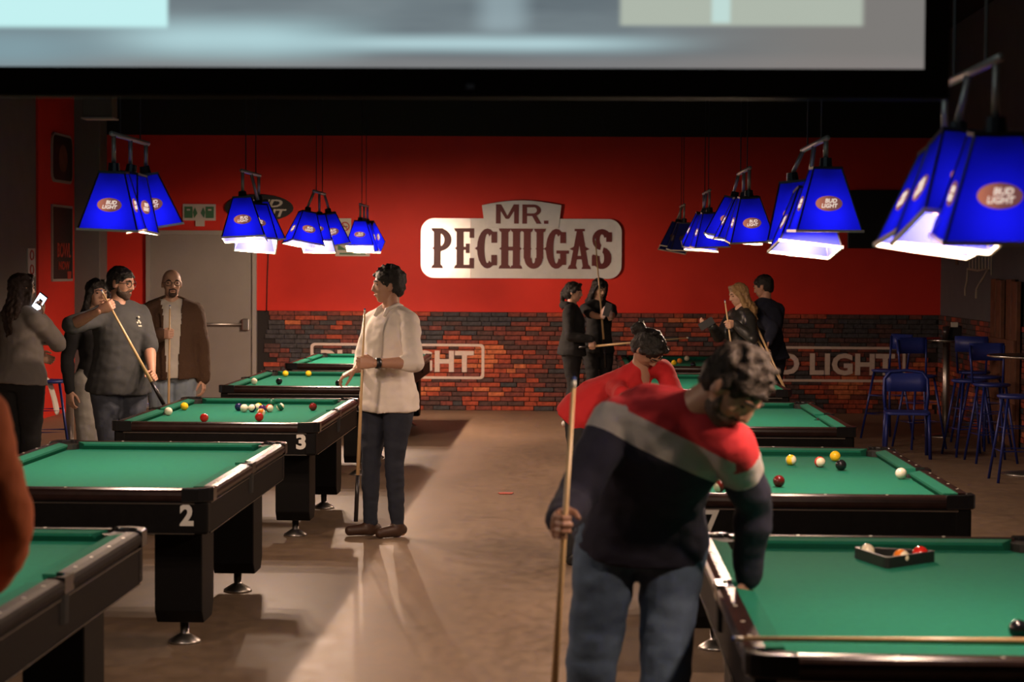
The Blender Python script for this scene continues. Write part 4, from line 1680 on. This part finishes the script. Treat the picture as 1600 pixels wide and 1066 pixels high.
def make_person(label, J, top='cloth_white', sleeve=2.0, bottom='denim_dark', shoe='shoe_black', skin='skin_a', hair='short',
                hairmat='hair_black', beard=None, build=1.0, hem=-.08, top_attr=None, jacket=None, glasses=False, loose=1.0, pant=1.0,
                voxel=.012, curl=.95, extra=None, fem=False, leg_w=1.0):
    H = J['H']
    k = H / 1.75
    g = k * build
    root = thing('person', label, 'person', J['base'])
    off = Matrix.Translation(-J['base'])

    def fin(me, name, m, parent=root):
        me.transform(off)
        me.materials.clear()
        return put(name, me, m, parent)

    # ---- body (one mesh: trunk, limbs, head, hands)
    mb = MB()
    mb.loft(torso_rings(J, [(-.12, .10 * g, .08 * g, 0), (0, .135 * g, .095 * g, 0), (.35, .122 * g, .088 * g, 0), (.7, .142 * g, .10 * g, 0),
                            (.95, .14 * g, .085 * g, 0), (1.06, .07 * g, .06 * g, 0)]))
    hd, W, Mx, h = head_parts(J, None)
    limb(mb, [J['che'], J['che'].lerp(W(0, -.08, -.22), .5), W(0, -.09, -.18)], [.064 * k, .057 * k, .055 * k])
    for s in 'rl':
        limb(mb, [J['che'].lerp(W(0, -.1, -.3), .55), J['s' + s].lerp(J['che'], .15)], [.048 * k, .046 * g])
        limb(mb, [J['s' + s], J['s' + s].lerp(J['e' + s], .45), J['e' + s], J['e' + s].lerp(J['w' + s], .3), J['w' + s]],
             [.052 * g, .046 * g, .037 * g, .039 * g, .0255 * k])
        limb(mb, [J['h' + s], J['h' + s].lerp(J['k' + s], .4), J['k' + s], J['k' + s].lerp(J['a' + s], .3), J['a' + s]],
             [.076 * g, .068 * g, .046 * g, .044 * g, .032 * k])
        limb(mb, [J['c' + s], J['t' + s]], [.03 * k, .024 * k])
    body = remesh(mb, voxel, 2)
    headm = remesh(hd, .0065 * k, 2)
    parts = [body, headm]
    for s in 'rl':
        hb = MB()
        if 'hand_' + s in J:
            x, z, cu = J['hand_' + s]
        else:
            x = (J['w' + s] - J['e' + s]).normalized()
            x = (x + V((0, 0, -.3))).normalized()
            z = -J['R'] if s == 'r' else J['R']
            z = (z * .8 - J['F'] * .3)
            cu = .35
        hand_mesh(hb, J['w' + s], x, z, s, cu, k)
        parts.append(remesh(hb, .0042 * k, 1))
    body_o = fin(join(parts, 'body'), 'body', skin)
    # ---- face
    for s in (-1, 1):
        fin(MB().ball(W(s * .15, .315, .03), (.05 * h, .035 * h, .03 * h), 10, 8, Mx).mesh('eye', True), 'eye', 'eye_dark', root)
        fin(MB().tube([W(s * .075, .395, .115), W(s * .15, .375, .14), W(s * .225, .305, .11)], [.018 * h, .022 * h, .012 * h], 6).mesh('eb', True), 'eyebrow', hairmat if hair != 'blond' else 'hair_brown', root)
    fin(MB().tube([W(-.095, .315, -.258), W(0, .385, -.258), W(.095, .315, -.258)], [.014 * h, .022 * h, .014 * h], 6).mesh('lips', True), 'lips', 'lip', root)
    hm = remesh(hair_mesh(hair, W, Mx, h, J), .0085 * k, 1)
    wrinkle(hm, .006 if hair in ('short', 'bald') else .009, 38, 2.)
    fin(hm, 'hair', hairmat)
    if beard:
        bm_ = remesh(hair_mesh(beard, W, Mx, h, J), .0065 * k, 1)
        fin(bm_, 'beard', 'beard_dark')
    if glasses:
        gm = MB()
        for s in (-1, 1):
            gm.tube([W(s * .16 + .115 * math.cos(a), .405 - .3 * (.16 * abs(math.cos(a)) if s * math.cos(a) > 0 else 0), .02 + .09 * math.sin(a)) for a in (2 * math.pi * i / 16 for i in range(16))], .010 * h, 6, True)
            gm.tube([W(s * .27, .37, .04), W(s * .345, .0, .04)], .010 * h, 6)
        gm.tube([W(-.05, .415, .04), W(.05, .415, .04)], .010 * h, 6)
        fin(gm.mesh('glasses', True), 'glasses', 'shoe_black')
    # ---- trousers
    mb = MB()
    mb.loft(torso_rings(J, [(-.17, .125 * g * pant, .10 * g, 0), (-.05, .168 * g * pant, .120 * g, -.006), (.08, .162 * g, .115 * g, -.004), (.26, .148 * g, .105 * g, 0)]))
    for s in 'rl':
        hp = J['h' + s]
        side = (J['hr'] - J['hl']).normalized() * (1 if s == 'r' else -1)
        limb(mb, [hp + side * .018 * k + V((0, 0, -.01)), hp.lerp(J['k' + s], .45) + side * .008, J['k' + s], J['k' + s].lerp(J['a' + s], .4), J['a' + s] + V((0, 0, .005))],
             [.100 * g * pant, .090 * g * pant, .068 * g * pant * leg_w, .064 * g * pant * leg_w, .055 * k * pant * leg_w])
    me = remesh(mb, voxel, 3)
    wrinkle(me, .007, 9, 4., (1, 1, 1.6))
    fin(me, 'trousers', bottom)
    # ---- shoes
    for s in 'rl':
        mb = MB()
        a_, t_, c_ = J['a' + s], J['t' + s], J['c' + s]
        limb(mb, [c_ + V((0, 0, .014)), c_.lerp(t_, .45) + V((0, 0, .010)), t_ + V((0, 0, .006))], [.037 * k, .040 * k, .034 * k])
        limb(mb, [a_, c_.lerp(t_, .25)], [.045 * k, .04 * k])
        me = remesh(mb, .009, 2)
        for v in me.vertices:
            v.co.z = max(v.co.z, .004)
        fin(me, 'shoe', shoe)
    # ---- top
    lo = loose

    def top_mesh(extra_r, hemt, sl, open_front=False):
        e = extra_r
        mb = MB()
        bust = .018 * k if fem else 0
        sw = .92 if fem else 1.0
        mb.loft(torso_rings(J, [(hemt, .188 * g * lo + e, .145 * g * lo + e, 0), (.05, .178 * g * lo + e, .137 * g * lo + e, 0), (.3, .155 * g * sw * lo + e, .118 * g * lo + e, 0),
                                (.55, .165 * g * sw + e, .124 * g + e, bust * .5), (.75, .176 * g * sw + e, .126 * g + e, bust), (.9, .172 * g * sw + e, .112 * g + e, 0), (1.0, .145 * g * sw + e, .092 * g + e, -.004), (1.09, .085 * g + e, .074 * g + e, -.006)]))
        for s in 'rl':
            sp, ep, wp = J['s' + s], J['e' + s], J['w' + s]
            limb(mb, [J['che'].lerp(W(0, -.14, -.3), .38), sp], [.062 * k + e, .066 * g + e])
            pts, rads = [sp, sp.lerp(ep, .5)], [.066 * g + e, .061 * g + e]
            if sl >= 1:
                pts += [ep]; rads += [.053 * g * lo + e]
                if sl > 1:
                    fr_ = min(1, sl - 1)
                    pts += [ep.lerp(wp, .5 * fr_), ep.lerp(wp, fr_ * .98)]
                    rads += [.050 * g * lo + e, .040 * g * lo + e if sl > 1.5 else .047 * g + e]
            else:
                pts[1] = sp.lerp(ep, sl)
                rads[1] = .064 * g + e
            limb(mb, pts, rads)
        return mb
    me = remesh(top_mesh(0, hem, sleeve), voxel, 3)
    wrinkle(me, .009, 8, 9., (1, 1, 1.5))
    if top_attr:
        at_ = me.attributes.new('band', 'FLOAT', 'POINT')
        at_.data.foreach_set('value', [top_attr(v.co) for v in me.vertices])
    to = fin(me, 'shirt', top)
    if jacket:
        me = remesh(top_mesh(.014, jacket.get('hem', -.12), 2.0), voxel, 3)
        wrinkle(me, .008, 9, 3.)
        # open the front
        bm = bmesh.new(); bm.from_mesh(me)
        F, Rv, che = J['F'], J['R'], J['che']
        kill = []
        for f_ in bm.faces:
            d = f_.calc_center_median() - che
            lat = d.dot(Rv)
            if d.dot(F) > .03 and abs(lat - jacket.get('shift', 0)) < jacket.get('open', .06) * (1.25 - .5 * min(1, max(0, -d.z / .5)) + max(0, d.z) * 3):
                arm_d = min((f_.calc_center_median() - J['w' + s]).length for s in 'rl')
                arm_e = min((f_.calc_center_median() - J['e' + s].lerp(J['w' + s], .5)).length for s in 'rl')
                if arm_d > .09 and arm_e > .10:
                    kill.append(f_)
        bmesh.ops.delete(bm, geom=kill, context='FACES')
        bm.to_mesh(me); bm.free()
        jo = fin(me, 'jacket', jacket['mat'])
        sd = jo.modifiers.new('t', 'SOLIDIFY'); sd.thickness = .008; sd.offset = -1
    if extra:
        extra(root, J, fin, W, h)
    return root


def sweater_material():
    m, nt, b = nodes_of('striped_knit')
    a = nt.nodes.new('ShaderNodeAttribute'); a.attribute_name = 'band'
    cr = nt.nodes.new('ShaderNodeValToRGB')
    cr.color_ramp.interpolation = 'CONSTANT'
    mr = nt.nodes.new('ShaderNodeMapRange')
    mr.inputs['From Min'].default_value = -1; mr.inputs['From Max'].default_value = 2
    e = cr.color_ramp.elements
    e[0].color = (.013, .012, .030, 1); e[0].position = 0
    e[1].color = (.42, .015, .022, 1); e[1].position = 2 / 3
    g = e.new(1 / 3); g.color = (.36, .33, .32, 1)
    nt.links.new(a.outputs['Fac'], mr.inputs['Value']); nt.links.new(mr.outputs[0], cr.inputs[0])
    nt.links.new(cr.outputs[0], b.inputs['Base Color'])
    b.inputs['Roughness'].default_value = .9
    tc = nt.nodes.new('ShaderNodeTexCoord')
    n2 = nt.nodes.new('ShaderNodeTexNoise'); n2.inputs['Scale'].default_value = 18; n2.inputs['Detail'].default_value = 5
    bp = nt.nodes.new('ShaderNodeBump'); bp.inputs['Strength'].default_value = .4; bp.inputs['Distance'].default_value = .01
    nt.links.new(tc.outputs['Object'], n2.inputs['Vector']); nt.links.new(n2.outputs['Fac'], bp.inputs['Height']); nt.links.new(bp.outputs[0], b.inputs['Normal'])


sweater_material()
UP = V((0, 0, 1))

# --- man in the striped sweater, reaching into the side pocket of the rack table
J = stand(.17, 6.38, 1.76, 12, feet=.12)
J['pel'] = at(1003, 812, 6.38); J['pel'].z = .925
J['hr'], J['hl'] = J['pel'] + right_of(facing(12)) * .092, J['pel'] - right_of(facing(12)) * .092
J['che'] = at(1058, 655, 6.12)
J['mid'] = (J['pel'] + J['che']) / 2 + V((-.02, .05, .03))
J['sr'], J['sl'] = at(962, 655, 6.17), at(1142, 695, 6.02)
J['F'] = facing(12)
for s, x, y in (('r', .035, 6.45), ('l', .27, 6.30)):
    J['a' + s] = V((x, y, .08))
    J['k' + s] = J['h' + s].lerp(J['a' + s], .49) + V((0.0, -.05, 0)) + (V((-.02, 0, 0)) if s == 'r' else V((.0, 0, 0)))
    J['t' + s] = V((x, y - .19, .026)); J['c' + s] = V((x, y + .05, .03))
J['head'] = at(1146, 606, 5.98)
J['hF'] = V((.52, -.36, -.78)).normalized()
J['hU'] = V((.62, -.36, .70)).normalized()
ctip = at(897, 590, 5.70)
cbut = V((at(868, 1066, 5.74).x - .035, 5.80, 0))
cue('pool cue with blue tip held upright by the man in the striped sweater', ctip, cbut)
gp = at(884, 822, 5.73)
cd = (ctip - cbut).normalized()
gp = cbut + cd * ((gp.z - cbut.z) / cd.z)
grip(J, 'r', gp, cd, V((-.15, -.9, -.35)), V((.0, 1, -.25)))
arm(J, 'l', V((.545, 6.33, .80)), V((.5, .5, .1)))
J['hand_l'] = (V((.05, .05, -1)), V((-.9, .3, 0)), .5)
n_s = V((.42, 0, .90)).normalized()
p_s = at(1030, 690, 6.1)


def band(p):
    v = (p - p_s).dot(n_s) / .088 + .5
    for s, a0, a1 in (('r', -.03, .065), ('l', .055, .145)):
        sh, el, wr = J['s' + s], J['e' + s], J['w' + s]
        d1 = (el - sh).normalized()
        q = (p - sh).dot(d1)
        rad = (p - sh - d1 * q).length
        d2 = (wr - el).normalized()
        q2 = (p - el).dot(d2)
        rad2 = (p - el - d2 * q2).length
        lat = (p - J['che']).dot(J['R']) * (1 if s == 'r' else -1)
        if (q2 > -.05 and rad2 < .085 and q2 < .4) and lat > .12:
            return -.8
        if q > -.05 and rad < .095 and lat > (.155 if s == 'r' else .14):
            return 1.5 - (q - a0 + (a1 - a0) * 0) / (a1 - a0) if q < a0 else (1 - (q - a0) / (a1 - a0) if q < a1 else max(-.9, -(q - a1) * 8))
    return max(-.95, min(1.95, v))


make_person('man in red, grey and navy striped sweater and jeans reaching into a pocket', J, top='striped_knit', sleeve=2.0, bottom='denim_blue',
            hair='tousled', hairmat='hair_grey', beard='beard', build=1.12, hem=-.10, top_attr=band, voxel=.0105, loose=1.04, pant=.97, skin='skin_b', leg_w=1.12)

# --- man in the white shirt
J = stand(-1.23, 13.05, 1.745, -46, head_face=-82, lean=(.015, 0, 0), feet=.075, hipface=-42, foot_face=-62, stride=(.05, -.03), hipshift=(.02, 0, 0))
ctip, cbut = at(570, 482, 12.66), at(556, 815, 12.72)
cue('pool cue held upright by the man in the white shirt', ctip, cbut)
cd = (ctip - cbut).normalized()
gp = cbut + cd * ((at(572, 566, 12.7).z - cbut.z) / cd.z)
grip(J, 'l', gp, cd, V((-1, -.1, .3)), V((.8, -.1, -.7)))
arm(J, 'r', at(556, 578, 12.98), V((-.2, .6, -.8)))
J['hand_r'] = (V((-.9, .0, -.45)), V((.1, .2, -1)), .45)


def shirt_extras(root, J, fin, W, h):
    w_, e = J['wl'], J['el']
    d = (w_ - e).normalized()
    c = w_ - d * .02
    fin(MB().tube([c - d * .014, c + d * .014], .034, 16).mesh('watch', True), 'watch', 'rack_black')
    for s, k in (('r', 1), ('l', -1)):
        c = J['che'] + J['F'] * .04 + J['R'] * k * .035 + UP * .06
        mb = MB()
        mb.tube([J['che'] + UP * .075 - J['F'] * .045 + J['R'] * k * .05, J['che'] + UP * .085 + J['R'] * k * .072, J['che'] + UP * .055 + J['F'] * .07 + J['R'] * k * .045, J['che'] + UP * .015 + J['F'] * .10 + J['R'] * k * .05],
                [.016, .018, .018, .008], 8)
        fin(mb.mesh('collar', True), 'collar', 'cloth_white')


make_person('man in untucked white shirt and dark jeans standing in the aisle with a cue', J, top='cloth_white', sleeve=1.25, bottom='denim_dark', shoe='shoe_brown',
            hair='thick', hairmat='hair_black', build=1.1, hem=-.18, loose=1.06, skin='skin_a', extra=shirt_extras, voxel=.011, leg_w=.9, pant=.95)

# --- man with glasses aiming a look along his cue
b = at(186, 600, 14.5)
J = stand(b.x, 14.5, 1.735, 48, head_face=72, head_pitch=8, feet=.09, hipface=30, sh_roll=-.01)
ctip, cbut = at(158, 453, 14.0), at(258, 636, 14.25)
cue('pool cue slanting down past the man with glasses', ctip, cbut)
cd = (ctip - cbut).normalized()
gp = cbut.lerp(ctip, .19)
grip(J, 'l', gp, cd, V((.5, -.5, -.5)), V((.4, .5, -.2)))
gp = cbut.lerp(ctip, .87)
grip(J, 'r', gp, cd, V((.5, -.2, .8)), V((-.9, -.3, -.4)))


def tee_print(root, J, fin, W, h):
    c = J['che'] + J['F'] * .142 - UP * .07 - J['R'] * .07
    mb = MB()
    r = J['R']
    for a, b_ in ((0, .035), (-.012, -.005), (.012, -.005), (0, .008), (-.018, -.03), (.018, -.03), (0, -.03)):
        mb.ball(c + r * a + UP * b_, .009, 8, 6)
    fin(mb.mesh('chest_print'), 'chest_print', 'cloth_cream')


make_person('man with glasses and beard in charcoal t-shirt holding a slanted cue', J, top='cloth_charcoal', sleeve=1.0, bottom='denim_mid', hair='short', beard='beard',
            build=1.16, hem=-.16, loose=1.12, glasses=True, skin='skin_b', extra=tee_print, pant=1.0)

# --- woman behind him
b = at(148, 600, 15.25)
J = stand(b.x, 15.3, 1.64, 35, head_face=40, feet=.07)
hang(J, 'r'); hang(J, 'l')
make_person('woman with long dark hair and pale loose trousers behind the man with glasses', J, top='cloth_black', sleeve=2, bottom='denim_grey', hair='long', fem=True, pant=1.12, leg_w=1.3, skin='skin_c')

# --- man in the brown jacket
b = at(268, 600, 16.3)
J = stand(b.x, 16.3, 1.715, 14, head_face=18, feet=.09)
ctip, cbut = at(265.5, 477, 15.95), at(262.5, 690, 16.0)
cbut.z = 0
cbut.x = at(262, 640, 16.0).x
cue('pool cue held straight up by the man in the brown jacket', ctip, cbut)
cd = (ctip - cbut).normalized()
gp = cbut + cd * ((at(266, 522, 16.0).z) / cd.z)
grip(J, 'r', gp, cd, V((.75, -.35, .3)), V((-.7, .1, -.8)))
hang(J, 'l', .06, .07)
make_person('bald man with goatee in open brown jacket, cream shirt and light jeans', J, top='cloth_cream', sleeve=1.6, bottom='denim_light', hair='bald', beard='goatee', hairmat='hair_brown',
            build=1.14, hem=-.10, jacket={'mat': 'cloth_brown', 'hem': -.12, 'open': .062, 'shift': .0}, glasses=True, skin='skin_c', loose=1.05)

# --- woman with the phone at the left
b = at(32, 600, 15.0)
J = stand(b.x, 15.0, 1.68, 142, head_face=135, feet=.08, hipface=150)
pc = at(62, 472, 14.95)
arm(J, 'r', pc + V((-.01, .03, -.11)), V((.3, -.6, -.9)))
J['hand_r'] = (V((.15, 0, 1)), V((-.3, -.9, .1)), .7)
arm(J, 'l', J['sl'] + J['F'] * .22 + J['R'] * .1 - UP * .28, V((0, .4, -1)))
make_person('woman with long brown hair in grey sweater holding up a lit phone', J, top='cloth_grey', sleeve=2, bottom='cloth_black', hair='long', hairmat='hair_brown', fem=True, build=1.12, loose=1.14, hem=-.06, pant=1.05, skin='skin_c')
ph = thing('phone', 'phone with a glowing white screen held by the woman in grey', 'phone', pc)
rot = Matrix.Rotation(R(38), 3, 'Y') @ Matrix.Rotation(R(25), 3, 'X')
MB().box((0, 0, 0), (.074, .009, .152), rot).build('case', 'phone_black', ph)
MB().box(rot @ V((0, -.0055, 0)), (.066, .002, .140), rot).build('screen', 'phone_screen', ph)
MB().box(rot @ V((0.004, -.0068, .004)), (.030, .001, .055), rot).build('picture', 'phone_black', ph)

# --- person in the orange sleeve by the first table
J = stand(-1.615, 4.80, 1.76, 172, head_face=160, feet=.09)
arm(J, 'r', V((-1.46, 5.02, .97)), V((.75, -.75, -.3)))
hang(J, 'l')
make_person('person in an orange long-sleeved top standing at the end of a pool table', J, top='cloth_orange', sleeve=2, bottom='denim_dark', hair='short', build=1.08, skin='skin_a')

# --- two women in black by the far table
b = at(893, 600, 21.9)
J = stand(b.x, 21.9, 1.585, 78, head_face=80, head_pitch=6, feet=.09, stride=(.02, -.06))
ctip, cbut = at(990, 535.5, 21.6), at(922, 541.5, 21.65)
cbut = cbut + (cbut - ctip).normalized() * .12
cue('pool cue held level by the woman in the black hoodie', ctip + (ctip - cbut).normalized() * .6, cbut, .1)
cd = (ctip - cbut).normalized()
grip(J, 'r', at(925, 541.2, 21.65), cd, V((.1, -.3, -.9)), V((-.9, -.2, -.5)))
hang(J, 'l')


def hood(root, J, fin, W, h):
    mb = MB()
    for i in range(7):
        a = -1.2 + 2.4 * i / 6
        mb.ball(J['che'] + UP * .05 - J['F'] * .10 * math.cos(a) + J['R'] * .10 * math.sin(a), .045, 10, 8)
    fin(remesh(mb, .012, 2), 'hood', 'cloth_black')


make_person('woman in black hoodie and black trousers with white sneakers by the brick wall', J, top='cloth_black', sleeve=2, bottom='cloth_black', shoe='shoe_white', hair='ponytail', fem=True, extra=hood, loose=1.15, build=1.05, skin='skin_c')

b = at(934, 600, 22.35)
J = stand(b.x, 22.35, 1.62, 30, head_face=32, head_pitch=18, feet=.08)
ctip, cbut = at(930, 372, 22.0), at(938, 468, 22.0)
cd = (cbut - ctip).normalized()
cue('pool cue pointing up in front of the wall sign beside the woman in black', ctip, ctip + cd * 1.42)
arm(J, 'r', at(944, 497, 21.75), V((-.3, .1, -1)))
J['hand_r'] = (V((.35, -.1, .9)), V((.3, .9, .1)), .6)
arm(J, 'l', at(953, 503, 21.78), V((.6, .3, -1)))
J['hand_l'] = (V((-.3, -.1, .9)), V((-.3, .9, .1)), .6)
make_person('woman in black t-shirt raising both hands beside the woman in the hoodie', J, top='cloth_black', sleeve=.7, bottom='cloth_black', hair='long', fem=True, loose=1.12, skin='skin_c')
q = at(949, 484, 21.75)
p_ = thing('phone', 'small dark phone in the raised hands of the woman in black', 'phone', q)
MB().box((0, 0, 0), (.07, .009, .145), Matrix.Rotation(R(15), 3, 'Y')).build('case', 'phone_black', p_)
MB().box((0, .0055, 0), (.062, .002, .132), Matrix.Rotation(R(15), 3, 'Y')).build('screen', 'phone_screen', p_)

# --- player in red bending over table number 7
J = stand(.16, 12.0, 1.64, 60, feet=.10)
J['pel'] = V((.10, 12.02, .90)); 
J['F'] = V((.55, -.55, -.6)).normalized()
Rv = right_of(facing(45))
J['hr'], J['hl'] = J['pel'] + Rv * .085, J['pel'] - Rv * .085
J['che'] = at(1000, 592, 11.85)
J['mid'] = (J['pel'] + J['che']) / 2 + V((-.05, .02, .05))
rr = V((-.80, -.45, -.32)).normalized()
J['sr'], J['sl'] = J['che'] + rr * .17, J['che'] - rr * .17
J['R'] = rr
for s, x, y in (('r', -.02, 11.88), ('l', .12, 12.15)):
    J['a' + s] = V((x, y, .075)); J['k' + s] = J['h' + s].lerp(J['a' + s], .49) + V((.03, -.03, 0))
    J['t' + s] = V((x + .13, y - .12, .026)); J['c' + s] = V((x - .03, y + .03, .03))
J['head'] = at(1014, 546, 11.75)
J['hF'] = V((.45, -.20, -.87)).normalized(); J['hU'] = V((.55, -.60, .55)).normalized()
arm(J, 'r', V((.42, 11.45, .82)), V((-.4, -.3, .6)))
arm(J, 'l', V((.62, 11.55, .82)), V((.5, .5, .4)))
make_person('dark-haired player in red shirt bending forward behind the man in the striped sweater', J, top='cloth_red', sleeve=.8, bottom='cloth_black', hair='bun', fem=True, skin='skin_b', hem=-.20, loose=1.22)

# --- couple at the right
b = at(1160, 600, 19.45)
J = stand(b.x, 19.45, 1.60, -62, head_face=-72, head_pitch=14, feet=.08, lean=(-.03, 0, 0))
arm(J, 'r', at(1112, 510, 19.25), V((.1, .6, -1)))
J['hand_r'] = (V((-.9, -.2, .25)), V((.2, .3, .9)), .5)
ctip, cbut = at(1132.5, 469, 19.15), at(1141, 530, 19.2)
cd = (cbut - ctip).normalized()
cue('pool cue whose tip rises in front of the woman with blond hair', ctip, ctip + cd * 1.40)
grip(J, 'l', at(1138, 508, 19.18), -cd, V((-.5, -.6, .2)), V((.6, -.5, -.7)))
make_person('woman with long blond hair in black leather jacket holding a phone', J, top='leather_black', sleeve=2, bottom='cloth_black', hair='blond', hairmat='hair_blond', fem=True, loose=1.15, skin='skin_c')
q = at(1104, 506, 19.2)
p_ = thing('phone', 'dark phone held flat by the woman with blond hair', 'phone', q)
rot = Matrix.Rotation(R(60), 3, 'Y')
MB().box((0, 0, 0), (.072, .009, .15), rot).build('case', 'phone_black', p_)
MB().box(rot @ V((0, .0055, 0)), (.064, .002, .136), rot).build('screen', 'phone_black', p_)

b = at(1200, 600, 19.9)
J = stand(b.x, 19.9, 1.68, -140, head_face=-115, head_pitch=15, feet=.09, lean=(-.04, -.02, 0))
c1t, c1b = at(1181, 508, 19.35), at(1229, 612, 18.85)
c2t, c2b = at(1179, 522, 19.30), at(1226, 608, 18.85)
cue('pool cue leaning down to the corner of the table, upper one of two', c1b, c1t + (c1t - c1b).normalized() * .25, .2)
cue('pool cue leaning down to the corner of the table, lower one of two', c2b, c2t + (c2t - c2b).normalized() * .25, .2)
arm(J, 'l', at(1200, 535, 19.45), V((.7, -.3, -.6)))
arm(J, 'r', J['sr'] + J['F'] * .1 - UP * .48, V((.2, .9, -.2)))
make_person('man in dark navy jacket standing close behind the blond woman', J, top='cloth_navy', sleeve=2, bottom='denim_dark', hair='short', build=1.12, loose=1.12)

# --- cue lying across the rack table
a, b = on(1143, 998, TZ + .018), on(1605, 1003, TZ + .018)
d = (b - a).normalized()
cue('pool cue lying across the rails of the rack table', a, a + d * 1.42, .2)
